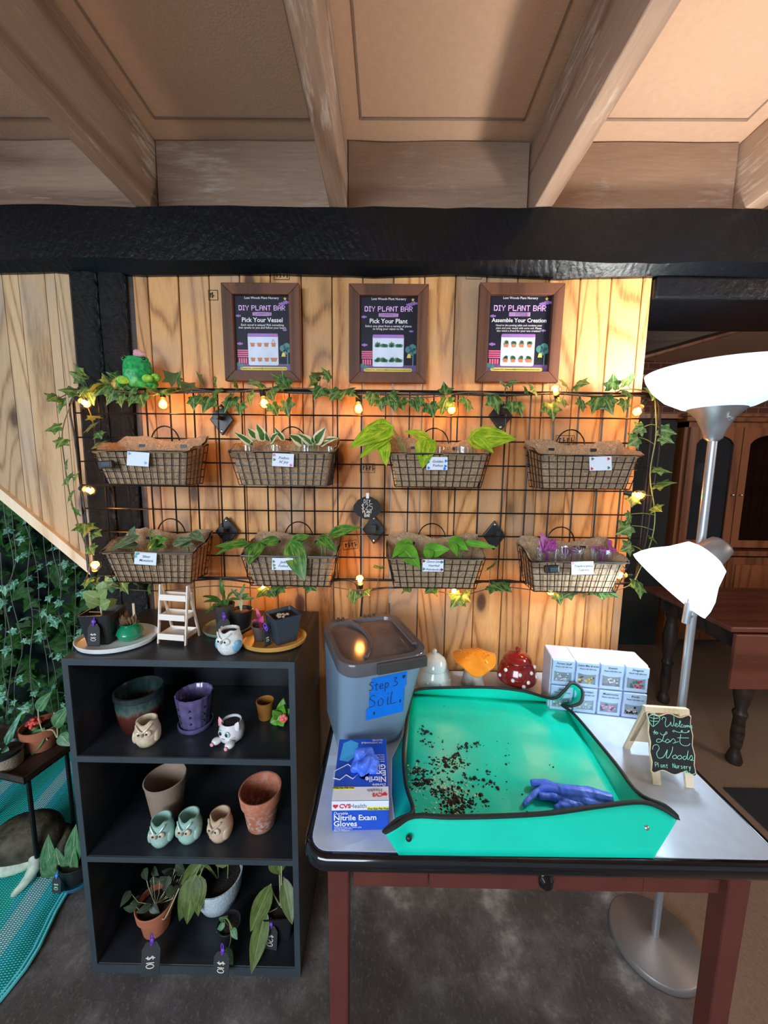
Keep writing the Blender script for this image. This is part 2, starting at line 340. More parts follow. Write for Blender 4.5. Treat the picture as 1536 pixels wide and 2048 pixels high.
wood('whitewood', [(.66, .55, .44), (.83, .75, .66), (.90, .84, .77)], axis=0, ring=5, rough=.65, knots=False)
wood('black_laminate', [(.008, .010, .014), (.013, .016, .021), (.020, .024, .030)], axis=0, ring=5, rough=.38, knots=False, bump=.12)
mat('edge_laminate', (.035, .047, .058), .5)
wood('stair_wood', [(.012, .006, .004), (.028, .015, .010), (.045, .024, .016)], axis=0, ring=5, rough=.5, knots=False)
def painted(name, wave, strength):
    m, t, b = nt(name); tc = nd(t, 'TexCoord')
    mp = nd(t, 'Mapping'); mp.inputs['Scale'].default_value = (1, 1, .8); mp.inputs['Rotation'].default_value = (0, .5, 0); t.links.new(tc.outputs['Object'], mp.inputs[0])
    n = nd(t, 'TexNoise', i_Scale=42.0, i_Detail=6.0, i_Roughness=.65); t.links.new(mp.outputs[0], n.inputs['Vector'])
    n2 = nd(t, 'TexWave', i_Scale=14.0, i_Distortion=9.0, i_Detail=3.0); t.links.new(mp.outputs[0], n2.inputs['Vector'])
    ad = nd(t, 'Math', operation='MULTIPLY_ADD', i_1=wave); t.links.new(n2.outputs['Fac'], ad.inputs[0]); t.links.new(n.outputs[0], ad.inputs[2])
    bp = nd(t, 'Bump', i_Strength=strength, i_Distance=.012 if strength < .9 else .03); t.links.new(ad.outputs[0], bp.inputs['Height']); t.links.new(bp.outputs[0], b.inputs['Normal'])
    b.inputs['Base Color'].default_value = (.004, .005, .007, 1); b.inputs['Specular IOR Level'].default_value = .28 if strength < .9 else .6; b.inputs['Roughness'].default_value = .27 if strength < .9 else .2; MT[name] = m
painted('black_gloss', .10, .30); painted('black_rough', .12, 1.0)
def concrete():
    m, t, b = nt('concrete'); tc = nd(t, 'TexCoord')
    fm = nd(t, 'Mapping'); fm.inputs['Scale'].default_value = (1, .55, 1); fm.inputs['Rotation'].default_value = (0, 0, .2); t.links.new(tc.outputs['Object'], fm.inputs[0])
    n = nd(t, 'TexNoise', i_Scale=3.4, i_Detail=9.0, i_Roughness=.64); t.links.new(tc.outputs['Object'], n.inputs['Vector'])
    col = ramp(t, n.outputs[0], [(.30, (.046, .039, .038)), (.48, (.085, .075, .073)), (.57, (.15, .138, .134)), (.66, (.40, .385, .36))])
    f = nd(t, 'TexNoise', i_Scale=95.0, i_Detail=7.0, i_Roughness=.75); t.links.new(fm.outputs[0], f.inputs['Vector'])
    col = mixc(t, ramp(t, f.outputs[0], [(.54, (0, 0, 0)), (.72, (.6, .6, .6))]), col, (.30, .285, .27))
    sx = nd(t, 'SeparateXYZ'); t.links.new(tc.outputs['Object'], sx.inputs[0])
    col = mixc(t, ramp(t, sx.outputs[0], [(.80, (0, 0, 0)), (.95, (1, 1, 1))]), col, mixc(t, f.outputs[0], (.14, .080, .05), (.38, .25, .17)))  # warm light on the far floor put into the colour as browner concrete
    t.links.new(col, b.inputs['Base Color']); b.inputs['Roughness'].default_value = .62
    bp = nd(t, 'Bump', i_Strength=.5, i_Distance=.006); t.links.new(f.outputs[0], bp.inputs['Height']); t.links.new(bp.outputs[0], b.inputs['Normal']); MT['concrete'] = m
concrete()
def brick():
    m, t, b = nt('old_brick'); tc = nd(t, 'TexCoord'); mp = nd(t, 'Mapping'); mp.inputs['Rotation'].default_value = (pi/2, 0, 0); t.links.new(tc.outputs['Object'], mp.inputs[0])
    k = nd(t, 'TexBrick', i_Scale=4.5); k.inputs['Color1'].default_value = (.17, .055, .035, 1); k.inputs['Color2'].default_value = (.10, .035, .025, 1); k.inputs['Mortar'].default_value = (.30, .16, .11, 1); k.inputs['Mortar Size'].default_value = .018
    t.links.new(mp.outputs[0], k.inputs['Vector']); t.links.new(k.outputs[0], b.inputs['Base Color']); b.inputs['Roughness'].default_value = .8
    bp = nd(t, 'Bump', i_Strength=.6, i_Distance=.01); t.links.new(k.outputs['Fac'], bp.inputs['Height']); bp.invert = True; t.links.new(bp.outputs[0], b.inputs['Normal']); MT['old_brick'] = m
brick()
def rugmat():
    m, t, b = nt('woven_rug'); tc = nd(t, 'TexCoord'); sx = nd(t, 'SeparateXYZ'); t.links.new(tc.outputs['Object'], sx.inputs[0])
    v = nd(t, 'Math', operation='MULTIPLY', i_1=4.3); t.links.new(sx.outputs[0], v.inputs[0]); fr = nd(t, 'Math', operation='FRACT'); t.links.new(v.outputs[0], fr.inputs[0])
    col = ramp(t, fr.outputs[0], [(0, (.03, .66, .56)), (.16, (.03, .78, .60)), (.30, (.06, .80, .88)), (.42, (.55, .95, 1.0)), (.58, (.50, .93, 1.0)), (.66, (.06, .76, .88)), (.8, (.03, .66, .64)), (1, (.03, .66, .56))])
    col.node.color_ramp.interpolation = 'CONSTANT'
    def wv(ax, sc):
        n = nd(t, 'TexWave', i_Scale=sc, i_Distortion=1.0, i_Detail=1.0); n.bands_direction = ax; t.links.new(tc.outputs['Object'], n.inputs['Vector']); return n.outputs['Fac']
    mm = nd(t, 'Math', operation='MULTIPLY'); t.links.new(wv('Y', 52.0), mm.inputs[0]); t.links.new(wv('X', 34.0), mm.inputs[1])
    col = mixc(t, ramp(t, mm.outputs[0], [(.02, (1, 1, 1)), (.18, (0, 0, 0))]), col, (.008, .18, .20))
    t.links.new(col, b.inputs['Base Color']); b.inputs['Roughness'].default_value = .5
    bp = nd(t, 'Bump', i_Strength=.5, i_Distance=.004); t.links.new(mm.outputs[0], bp.inputs['Height']); t.links.new(bp.outputs[0], b.inputs['Normal']); MT['woven_rug'] = m
rugmat()
def coir():
    m, t, b = nt('coir'); tc = nd(t, 'TexCoord'); n = nd(t, 'TexNoise', i_Scale=120.0, i_Detail=6.0, i_Roughness=.75, i_Distortion=1.5); t.links.new(tc.outputs['Object'], n.inputs['Vector'])
    t.links.new(ramp(t, n.outputs[0], [(.32, (.20, .115, .06)), (.5, (.42, .275, .16)), (.68, (.62, .45, .29))]), b.inputs['Base Color']); b.inputs['Roughness'].default_value = .9
    bp = nd(t, 'Bump', i_Strength=.9, i_Distance=.004); t.links.new(n.outputs[0], bp.inputs['Height']); t.links.new(bp.outputs[0], b.inputs['Normal']); MT['coir'] = m
coir()
def drip():
    m, t, b = nt('drip_glaze'); tc = nd(t, 'TexCoord'); sx = nd(t, 'SeparateXYZ'); t.links.new(tc.outputs['Object'], sx.inputs[0])
    mp = nd(t, 'Mapping'); mp.inputs['Scale'].default_value = (1, 1, .12); t.links.new(tc.outputs['Object'], mp.inputs[0]); n = nd(t, 'TexNoise', i_Scale=75.0, i_Detail=3.0); t.links.new(mp.outputs[0], n.inputs['Vector'])
    ad = nd(t, 'Math', operation='MULTIPLY_ADD', i_1=.055); t.links.new(n.outputs[0], ad.inputs[0]); t.links.new(sx.outputs[2], ad.inputs[2])
    mr = nd(t, 'MapRange', i_1=0.0, i_2=.14); t.links.new(ad.outputs[0], mr.inputs[0])
    t.links.new(ramp(t, mr.outputs[0], [(.3, (.06, .012, .008)), (.62, (.10, .022, .014)), (.72, (.09, .11, .095)), (.82, (.025, .07, .065)), (.95, (.018, .03, .03))]), b.inputs['Base Color'])
    b.inputs['Roughness'].default_value = .2; b.inputs['Coat Weight'].default_value = .6; MT['drip_glaze'] = m
drip()
def weathered():
    m, t, b = nt('limey_terracotta'); tc = nd(t, 'TexCoord'); sx = nd(t, 'SeparateXYZ'); t.links.new(tc.outputs['Object'], sx.inputs[0])
    n = nd(t, 'TexNoise', i_Scale=60.0, i_Detail=6.0, i_Roughness=.7); t.links.new(tc.outputs['Object'], n.inputs['Vector'])
    lo = ramp(t, sx.outputs[2], [(.0, (0, 0, 0)), (.02, (1, 1, 1)), (.045, (1, 1, 1)), (.07, (.25, .25, .25)), (.11, (.2, .2, .2))])
    f = mixc(t, 1.0, ramp(t, n.outputs[0], [(.48, (0, 0, 0)), (.6, (1, 1, 1))]), lo, 'MULTIPLY')
    t.links.new(mixc(t, f, (.50, .165, .085), (.72, .56, .50)), b.inputs['Base Color']); b.inputs['Roughness'].default_value = .75; MT['limey_terracotta'] = m
weathered()
mat('ceiling_board', (.66, .43, .29), .85, var=.04, vs=60, bump=.25, bs=180)
mat('ceiling_seam', (.30, .20, .15), .9)
mat('dark_wall', (.012, .014, .013), .8); mat('dark_green_wall', (.006, .016, .012), .9)
mat('black_wire', (.012, .011, .011), .32, metal=.4); mat('black_cable', (.012, .012, .013), .5)
mat('black_plastic', (.014, .016, .018), .4); mat('black_card', (.022, .025, .03), .7); mat('steel', (.62, .62, .63), .3, metal=1)
mat('silver', (.50, .53, .57), .34, metal=.75, var=.05); mat('silver_base', (.26, .235, .225), .45, metal=.5, var=.06)
mat('enamel_white', (.56, .66, .80), .22, var=.05, vs=40, coat=.3); mat('enamel_black', (.006, .006, .008), .1, coat=.5)
mat('maroon', (.115, .028, .020), .42, var=.1); mat('cream', (.75, .66, .53), .35, coat=.3); mat('white', (.82, .84, .86), .4, var=.03); mat('card_white', (.70, .78, .90), .6, var=.03)
mat('ink', (.012, .016, .05), .6); mat('ink_black', (.008, .008, .01), .6); mat('chalk_green', (.34, .85, .60), .8); mat('chalk_white', (.80, .78, .70), .8)
mat('board_black', (.012, .012, .013), .75); mat('poster_navy', (.010, .010, .022), .5, spec=.25); mat('poster_lilac', (.74, .46, .86), .5); mat('poster_white', (.86, .88, .92), .5)
mat('poster_panel', (.58, .67, .82), .5); mat('poster_purple', (.12, .06, .24), .5); mat('poster_pink', (.72, .12, .26), .5); mat('poster_violet', (.30, .15, .50), .5); mat('poster_yellow', (.72, .58, .09), .5)
mat('poster_green', (.055, .20, .11), .5); mat('poster_teal', (.05, .20, .20), .5); mat('poster_clay', (.50, .17, .07), .5); mat('poster_brick', (.28, .05, .03), .5)
mat('terracotta', (.46, .15, .075), .7, bump=.1); mat('beige_clay', (.34, .24, .18), .7, bump=.2); mat('dark_clay', (.20, .075, .04), .7)
mat('purple_glaze', (.125, .10, .235), .16, var=.35, vs=30, coat=.6); mat('owl_cream', (.68, .56, .40), .3, var=.2, vs=60, coat=.3); mat('owl_mint', (.40, .62, .54), .25, var=.15, coat=.4)
mat('owl_sand', (.66, .49, .34), .3, var=.15, coat=.3); mat('owl_blue', (.16, .42, .66), .25, coat=.4); mat('owl_white', (.72, .76, .74), .3, var=.2, vs=90, coat=.3); mat('eye_dark', (.02, .016, .012), .2)
mat('pink', (.85, .36, .46), .4); mat('cat_white', (.80, .80, .84), .25, coat=.4); mat('amber_glaze', (.36, .15, .035), .2, var=.3, coat=.5); mat('rose_red', (.82, .17, .14), .4)
mat('green_glaze', (.005, .25, .12), .15, coat=.6, var=.2); mat('soil', (.022, .016, .012), .95, var=.5, vs=120, bump=1, bs=200); mat('perlite', (.62, .72, .50), .7, var=.3, vs=90); mat('stones', (.60, .52, .42), .7, var=.4, vs=90)
mat('tray_white', (.80, .86, .86), .3); mat('tray_yellow', (.62, .34, .08), .35); mat('tray_sage', (.20, .26, .22), .35); mat('pot_grey', (.050, .045, .042), .5); mat('pot_slate', (.030, .045, .062), .45); mat('pot_brown', (.085, .070, .066), .5)
mat('glove_blue', (.07, .19, .95), .42, var=.15, vs=40, bump=.8, bs=55); mat('box_blue', (.012, .085, .60), .4, var=.05); mat('box_lightblue', (.06, .42, .85), .4); mat('box_white', (.78, .84, .92), .45, var=.02); mat('label_yellow', (.75, .72, .06), .5); mat('cvs_red', (.72, .02, .05), .5); mat('grey_print', (.25, .25, .28), .5)
mat('tape_blue', (.004, .18, .78), .5, var=.05); mat('purple_band', (.16, .05, .50), .5); mat('violet_leaf', (.22, .03, .17), .4)
mat('mat_green', (.004, .66, .47), .30, var=.05, vs=9, bump=.35, bs=22); mat('mat_edge', (.008, .010, .010), .6)
mat('mush_white', (.62, .72, .70), .15, coat=.6, var=.04); mat('mush_orange', (.80, .27, .02), .2, coat=.5, var=.12, vs=20); mat('mush_red', (.24, .012, .009), .12, coat=.7); mat('mush_stem', (.36, .33, .30), .4, var=.3, vs=40); mat('dot_white', (.85, .85, .85), .3)
mat('drawer_white', (.46, .62, .84), .35, var=.02); mat('drawer_top', (.58, .60, .78), .35, var=.02); mat('clear_window', (.28, .34, .42), .15, var=.2, vs=50)
mat('yarn_green', (.02, .34, .09), .9, var=.5, vs=110, bump=1, bs=130); mat('yarn_lime', (.30, .62, .06), .9, var=.4, vs=110, bump=1, bs=130); mat('yarn_pink', (.78, .36, .40), .9, var=.3, bump=1, bs=130); mat('yarn_pale', (.10, .48, .20), .9, var=.5, vs=110, bump=1, bs=130)
mat('toad_brown', (.055, .045, .026), .7, var=.75, vs=38, bump=.8, bs=70); mat('toad_belly', (.52, .62, .50), .6, var=.25, vs=60); mat('dusty_blue', (.05, .25, .85), .5)
mat('vine_brown', (.10, .085, .05), .7); mat('vine_grey', (.12, .14, .12), .7); mat('stem_green', (.22, .30, .10), .5); mat('stem_pale', (.48, .50, .28), .5); mat('rug_edge', (.16, .78, .86), .5); mat('petal_pink', (.70, .10, .28), .45); mat('cactus_red', (.85, .10, .07), .5)
mat('dried_brown', (.16, .085, .04), .8, var=.4); mat('bowl_white', (.55, .64, .70), .5, bump=.6, bs=160); mat('saucer_blue', (.02, .16, .26), .3); mat('wood_stick', (.62, .50, .33), .7); mat('paper_white', (.75, .80, .86), .6); mat('burlap', (.36, .29, .20), .9, bump=.6, bs=200); mat('teal_smear', (.10, .45, .42), .6)
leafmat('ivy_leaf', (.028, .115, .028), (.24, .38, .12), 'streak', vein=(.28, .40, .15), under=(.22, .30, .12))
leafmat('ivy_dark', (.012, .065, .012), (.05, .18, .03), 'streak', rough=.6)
leafmat('ivy_teal', (.03, .18, .08), (.42, .82, .64), 'streak', vein=(.32, .62, .48), rough=.35)
leafmat('pothos_golden', (.20, .42, .012), (.62, .72, .07), 'streak', scale=40); leafmat('pothos_njoy', (.06, .19, .045), (.80, .78, .58), 'margin')
leafmat('pothos_jade', (.028, .15, .022), (.26, .40, .06), 'streak', vein=(.10, .25, .06), rough=.25); leafmat('satin_leaf', (.055, .13, .055), (.26, .30, .19), 'streak', rough=.5)
leafmat('philodendron', (.13, .40, .035), None, None, vein=(.30, .55, .16), rough=.35); leafmat('tradescantia', (.16, .03, .12), (.42, .40, .44), 'centre', under=(.30, .02, .20)); leafmat('trad_pink', (.34, .03, .24), (.55, .20, .45), 'streak')
leafmat('kalanchoe', (.22, .33, .12), None, None, vein=(.46, .52, .26)); leafmat('hoya_leaf', (.06, .20, .08), (.22, .38, .20), 'streak', vein=(.40, .52, .30)); leafmat('strap_leaf', (.055, .15, .03), None, None, vein=(.20, .30, .10)); leafmat('olive_leaf', (.085, .135, .03), (.20, .26, .07), 'streak', vein=(.30, .36, .12)); leafmat('dusky_leaf', (.05, .07, .04), None, None, vein=(.14, .16, .09))
glass('jar_glass', (.96, .98, 1.0), .14); glass('bulb_glass', (1.0, .93, .80), .10); glass('pane_glass', (.45, .42, .40), .03)
milky('bin_plastic', (.33, .47, .62), .55); milky('bin_lid', (.13, .125, .14), .82, .14)
emis('filament', (1.0, .66, .26), 40); emis('shade_lit', (.66, .86, 1.0), .96); emis('shade_lit_small', (.72, .90, 1.0), 1.25); emis('lamp_bulb', (.95, .98, 1.0), 14)

# ------------------------------------------------------------------ the setting
CEIL = 2.466
fl = MB(); fl.span((-3.2, -3.4, -.06), (5.2, 2.6, 0)); struct(fl.build('floor', 'concrete', smooth=0))
# ceiling boards between the joists, fastened over seams
ce = MB(); ce.span((-3.2, -3.4, CEIL), (5.2, 2.6, CEIL+.04)); struct(ce.build('ceiling', 'ceiling_board', smooth=0))
JX = [(-1.40, -1.35), (-.785, -.735), (-.187, -.137), (.430, .485), (1.065, 1.12), (1.68, 1.73)]
def slab(mb, a, b, axis, amp=.004, n=24):
    """a sawn timber: its four long faces wander a little along the length"""
    n0 = len(mb.v); rs = [random.uniform(-1, 1) for _ in range(8)]
    o = [k for k in range(3) if k != axis]; vs = []; fs = []
    for i in range(n+1):
        t = i/n
        for j, (u, v) in enumerate(((0, 0), (1, 0), (1, 1), (0, 1))):
            p = [0, 0, 0]; p[axis] = a[axis]+(b[axis]-a[axis])*t
            p[o[0]] = (b if u else a)[o[0]]+amp*math.sin(t*9+rs[j]*6)*rs[j]; p[o[1]] = (b if v else a)[o[1]]+amp*math.sin(t*13+rs[j+4]*6)*rs[j+4]
            vs.append(p)
    for i in range(n):
        for j in range(4): k = (j+1) % 4; fs.append((i*4+j, i*4+k, i*4+4+k, i*4+4+j))
    fs += [(3, 2, 1, 0), tuple(n*4+j for j in range(4))]; mb.add(vs, fs); return mb
TN = [0]
def trim(mb, m, **k):
    TN[0] += 1; o = mb.build('trim_%d' % TN[0], m, **k); struct(o); return o
for a, b in JX:
    trim(slab(MB(), (a, -3.3, 2.252), (b, .02, CEIL-.002), 1, .003), 'joist_wood', smooth=0, bevel=.004)
for (a, b), (c, d) in zip(JX[:-1], JX[1:]):                       # rim boards between the joists
    trim(slab(MB(), (b+.004, -.002, 2.268), (c-.006, .035, CEIL-.004), 0, .003, 10), 'rim_wood', smooth=0)
    s = MB()                                                      # sunk seam round every ceiling board
    for p, q in (((b+.05, -.078, CEIL-.0025), (c-.05, -.070, CEIL-.0005)), ((b+.045, -3.3, CEIL-.0025), (b+.050, -.070, CEIL-.0005)), ((c-.052, -3.3, CEIL-.0025), (c-.047, -.070, CEIL-.0005))): s.span(p, q)
    trim(s, 'ceiling_seam', smooth=0)
# black beam with a chamfered lower edge, black double post
bm = MB(); rr = random.Random(3); n = 60; vs = []; fs = []
prof = [(-.045, 2.10), (-.045, 2.250), (.30, 2.250), (.30, 2.075), (-.012, 2.072)]
for i in range(n+1):
    X = -2.4+4.4*i/n
    for k, (y, z) in enumerate(prof): vs.append((X, y+.006*math.sin(i*.9+k)*rr.random(), z+(.006 if k != 1 else .003)*math.sin(i*.7+2*k)*rr.random()))
for i in range(n):
    for k in range(5): l = (k+1) % 5; fs.append((i*5+k, i*5+5+k, i*5+5+l, i*5+l))
fs += [(0, 1, 2, 3, 4), tuple(n*5+k for k in range(5))[::-1]]; bm.add(vs, fs); trim(bm, 'black_gloss', smooth=30)
po = MB()
for a, b in ((-1.028, -.940), (-.933, -.852)): slab(po, (a, -.020, 0), (b, .12, 2.078), 2, .004, 30)
trim(po, 'black_rough', smooth=0, bevel=.010)
trim(MB().span((-.852, .002, .0), (-.822, .10, 2.078)), 'stair_wood', smooth=0)
trim(slab(MB(), (.838, -.02, 2.005), (2.4, .26, 2.074), 0, .006), 'black_gloss', smooth=0, bevel=.008)
# plank wall behind the grid
pw = MB(); x1 = .838; k = 0; rr = random.Random(5)
while x1 > -.83:
    x0 = max(-.833, x1-(.030 if k == 0 else .0995)); pw.span((x0+.0016, rr.uniform(-.001, .001), .0), (x1-.0016, .022, 2.10)); x1 = x0; k += 1
struct(pw.build('wall_back', 'pine', smooth=0, bevel=.0018, bseg=1))
# plank wall left of the post, its foot cut along the stairs
lw = MB(); zc = lambda x: 1.102+(-1.053-x)*.904; xs = [-1.030, -1.085, -1.118, -1.205, -1.258, -1.36, -1.46, -1.56, -1.68, -1.80, -2.0, -2.2]
for a, b in zip(xs[1:], xs[:-1]):
    p = [(a+.001, zc(a)), (b-.001, zc(b)), (b-.001, 2.11), (a+.001, 2.11)]
    lw.prism([(x, z) for x, z in p], -.02, .0, Matrix(((1, 0, 0, 0), (0, 0, -1, 0), (0, 1, 0, 0), (0, 0, 0, 1))))
struct(lw.build('wall_left', 'pine_left', smooth=0))
st = MB(); st.prism([(-1.030, zc(-1.030)-.012), (-1.030, zc(-1.030)+.030), (-2.2, zc(-2.2)+.030), (-2.2, zc(-2.2)-.012)], -.002, .016, Matrix(((1, 0, 0, 0), (0, 0, -1, 0), (0, 1, 0, 0), (0, 0, 0, 1))))
trim(st, 'pale_wood', smooth=0)
rw = MB(); rw.span((-3.0, .62, 0), (-.80, .66, 2.1)); struct(rw.build('wall_recess', 'dark_green_wall', smooth=0))
sf = MB(); sf.prism([(-1.03, zc(-1.03)+.03), (-2.2, zc(-2.2)+.03), (-2.2, zc(-2.2)+.05), (-1.03, zc(-1.03)+.05)], -.62, -.02, Matrix(((1, 0, 0, 0), (0, 0, -1, 0), (0, 1, 0, 0), (0, 0, 0, 1)))); sf.span((-1.03, .02, zc(-1.03)+.03), (-.86, .62, zc(-1.03)+.05)); trim(sf, 'dark_green_wall', smooth=0)  # stair soffit hidden above the slope, added to darken the recess
sw = MB(); sw.span((-2.26, .0, 0), (-2.20, .62, 2.4)); struct(sw.build('wall_light_block', 'dark_green_wall', smooth=0))  # unseen side wall added to keep light out of the recess
# the room beyond the plank wall
bw = MB(); bw.span((.5, 2.30, 0), (5.2, 2.36, CEIL)); struct(bw.build('wall_far', 'old_brick', smooth=0))
dw = MB(); dw.span((.86, 1.72, 0), (2.27, 1.78, 1.86)); struct(dw.build('wall_dark', 'dark_wall', smooth=0))
trim(MB().span((.86, 1.68, 1.865), (4.2, 2.29, 1.90)), 'hutch_wood', smooth=0)
trim(MB().span((.86, 2.24, 2.30), (4.2, 2.298, 2.325)), 'pale_wood', smooth=0)
sh = MB(); sh.span((5.1, -1.0, 0), (5.2, 2.3, CEIL)); struct(sh.build('wall_right', 'old_brick', smooth=0))
def slope(y0, y1, a, b, c, d, m):
    p = [at(*q, y0) for q in (a, b, c, d)]; vs = [(q.x, y0, q.z) for q in p]+[(q.x, y1, q.z) for q in p]
    x = MB(); x.add(vs, [(0, 1, 2, 3), (7, 6, 5, 4), (0, 4, 5, 1), (1, 5, 6, 2), (2, 6, 7, 3), (3, 7, 4, 0)]); trim(x, m, smooth=0, bevel=.006)
slope(1.00, 1.16, (1240, 720), (1700, 590), (1700, 500), (1240, 615), 'stair_wood')
slope(.55, .66, (1240, 655), (1700, 500), (1700, 440), (1240, 580), 'stair_wood')
slope(1.165, 1.19, (1240, 732), (1700, 602), (1700, 588), (1240, 718), 'hutch_wood')
# ------------------------------------------------------------------ things on the wall
GY = -.065                                                         # plane of the wire grid
g = thing('wire_grid_panel', 'large black wire grid panel fixed in front of the pine planks', 'wire grid', (-1.005, GY, 1.09))
GX0, GX1, GZ0, GZ1 = 0, 1.838, .002, .616
fr = MB(); loop = [(GX0+.02, GZ0), (GX1-.02, GZ0), (GX1, GZ0+.02), (GX1, GZ1-.02), (GX1-.02, GZ1), (GX0+.02, GZ1), (GX0, GZ1-.02), (GX0, GZ0+.02)]
fr.tube([(x, 0, z) for x, z in loop], .0042, 8, closed=True); fr.build('grid_frame', 'black_wire', g)
wr = MB()
for i in range(1, 24): wr.rod((GX0+i*GX1/24, .004, GZ0), (GX0+i*GX1/24, .004, GZ1), .0026, 6)
for i in range(1, 8): wr.rod((GX0, -.0005, GZ0+i*(GZ1-GZ0)/8), (GX1, -.0005, GZ0+i*(GZ1-GZ0)/8), .0026, 6)
wr.build('grid_wires', 'black_wire', g)
def bracket(px, py, label):
    p = at(px, py, -.012); t = thing('wall_bracket', label, 'bracket', p, group=None)
    pl = MB(); pl.prism([(0, -.052), (.040, 0), (0, .052), (-.040, 0)], 0, .012, FACE.copy() @ Matrix.Translation((0, 0, 0))); pl.build('plate', 'black_plastic', t, smooth=0, bevel=.003)
    hk = MB(); hk.rod((0, -.012, .004), (0, -.052, .004), .007, 10); hk.box((0, -.050, .012), (.016, .008, .02)); hk.build('hook', 'black_plastic', t, smooth=40)
    for z in (-.038, .038):
        s = MB(); s.ball((0, -.0125, z), (.0045, .002, .0045), 10, 6); s.build('screw', 'steel', t)
bracket(446, 840, 'black diamond wall bracket above the white variegated pothos basket')
bracket(1000, 832, 'black diamond wall bracket half hidden behind the large golden pothos leaf')
bracket(456, 1062, 'black diamond wall bracket below left, between the two lower left baskets')
bracket(748, 1058, 'black diamond wall bracket just under the small price sign')
bracket(987, 1070, 'black diamond wall bracket between the two lower right baskets')

# ---- framed posters
def poster(c0, c1, step, head, body, label, kind):
    a = at(*c0, -.018); b = at(*c1, -.018); W, H = b.x-a.x, a.z-b.z; t = thing('poster_frame', label, 'poster', ((a.x+b.x)/2, -.018, (a.z+b.z)/2), group=None)
    t.rotation_euler = (R(1.2), 0, 0); bw = .034
    f = MB(); o = [(-W/2, -H/2), (W/2, -H/2), (W/2, H/2), (-W/2, H/2)]; n = [(x*(1-2*bw/W), y*(1-2*bw/H)) for x, y in o]
    vs = [(x, -.0, y) for x, y in o]+[(x, -.020, y) for x, y in o]+[(x, -.020, y) for x, y in n]+[(x, -.002, y) for x, y in n]
    for i in range(4):
        j = (i+1) % 4; q = [vs[i], vs[j], vs[4+j], vs[4+i], vs[8+i], vs[8+j], vs[12+i], vs[12+j]]
        f.add(q, [(0, 1, 2, 3), (3, 2, 5, 4), (4, 5, 7, 6), (0, 6, 7, 1), (0, 3, 4, 6), (1, 7, 5, 2)])
    f.build('frame', 'frame_wood', t, smooth=0, bevel=.002)
    w, h = W-2*bw, H-2*bw; p = MB(); p.box((0, -.004, 0), (w+.004, .003, h+.004)); texts = []; T = lambda s_, z_, m_, M_, **k_: texts.append((s_, z_, m_, M_, k_))
    pm = ['poster_navy', 'poster_lilac', 'poster_violet', 'poster_panel', 'poster_pink', 'poster_yellow', 'poster_teal', 'poster_purple', 'poster_clay', 'poster_green']; J = lambda mb, m_: p.join(mb, pm.index(m_))
    def L(x, y, d=0): return Matrix.Translation((x*w, -.0058-d, y*h)) @ FACE
    q = MB(); pixtext(q, 'DIY PLANT BAR', w*.0121, L(0, .345)); J(q, 'poster_lilac')
    def plate(x, y, ww, hh, r, m, d=0): s = MB(); s.prism(rrect(ww*w, hh*h, r*w), 0, .0004, L(x, y, d)); J(s, m)
    T('Lost Woods Plant Nursery', .010, 'poster_white', L(0, .475)); plate(0, .265, .34, .05, .06, 'poster_lilac'); T('STEP %d' % step, .0095, 'poster_violet', L(0, .265, .0006))
    T(head, .0195 if len(head) < 18 else .0172, 'poster_white', L(0, .185), bold=.012)
    for i, ln in enumerate(body): T(ln, .0092 if len(body) < 3 else .0082, 'poster_white', L(0, .12-i*.036))
    plate(.0, -.21, .55, .42, .03, 'poster_panel'); plate(0, -.015, .55, .045, .02, 'poster_violet', .0005)
    s = MB()
    for i in range(3): s.lathe([(0, 0), (.0022, 0), (.0022, .0004), (0, .0004)], 8, L(.17+i*.035, -.015, .001))
    J(s, 'poster_pink')
    plate(0, -.465, .86, .045, .03, 'poster_yellow'); T('Contact Us_ lostwoods@lostwoodsplantnursery.com', .0068, 'ink_black', L(0, -.465, .0006))
    pk = MB()                                                     # pink shop front, clouds, trees, star printed round the panel
    for i in range(4): pk.box((0, 0, 0), (.19*w, .018*h, .0003), L(-.375, -.22-i*.028))
    for i in range(4): pk.box((0, 0, 0), (.03*w, .07*h, .0003), L(-.44+i*.042, -.36))
    J(pk, 'poster_pink')
    cl = MB()
    for x, y, s_ in ((-.43, .24, 1), (-.42, -.13, 1.1), (.40, .055, .8), (.36, .40, 1.2), (.44, .42, 1.3)):
        for dx, r in ((-.03, .016), (0, .024), (.035, .015)): cl.lathe([(0, 0), (r*w*s_, 0), (r*w*s_, .0003), (0, .0003)], 10, L(x+dx*s_, y))
    J(cl, 'poster_violet')
    tr = MB()
    for x, y, r in ((.36, -.19, .06), (.43, -.165, .065), (.46, -.21, .05), (.40, -.24, .045), (-.46, -.41, .04), (-.40, -.425, .035)): tr.lathe([(0, 0), (r*w, 0), (r*w, .0003), (0, .0003)], 9, L(x, y, .0002))
    J(tr, 'poster_teal'); tr = MB(); tr.box((0, 0, 0), (.02*w, .17*h, .0003), L(.44, -.33)); J(tr, 'poster_teal')
    ye = MB(); ye.prism([(-.007, -.006), (.007, -.006), (.004, .006), (-.004, .006)], 0, .0003, L(.37, -.275, .0006)); ye.prism([(0.006*math.cos(a_*pi/5+pi/2)*(1 if a_ % 2 == 0 else .45), .006*math.sin(a_*pi/5+pi/2)*(1 if a_ % 2 == 0 else .45)) for a_ in range(10)], 0, .0003, L(.42, .465, .0006)); J(ye, 'poster_yellow')
    grd = MB(); grd.box((0, 0, 0), (w, .10*h, .0002), L(0, -.45)); J(grd, 'poster_purple')
    gr, cy = MB(), MB()
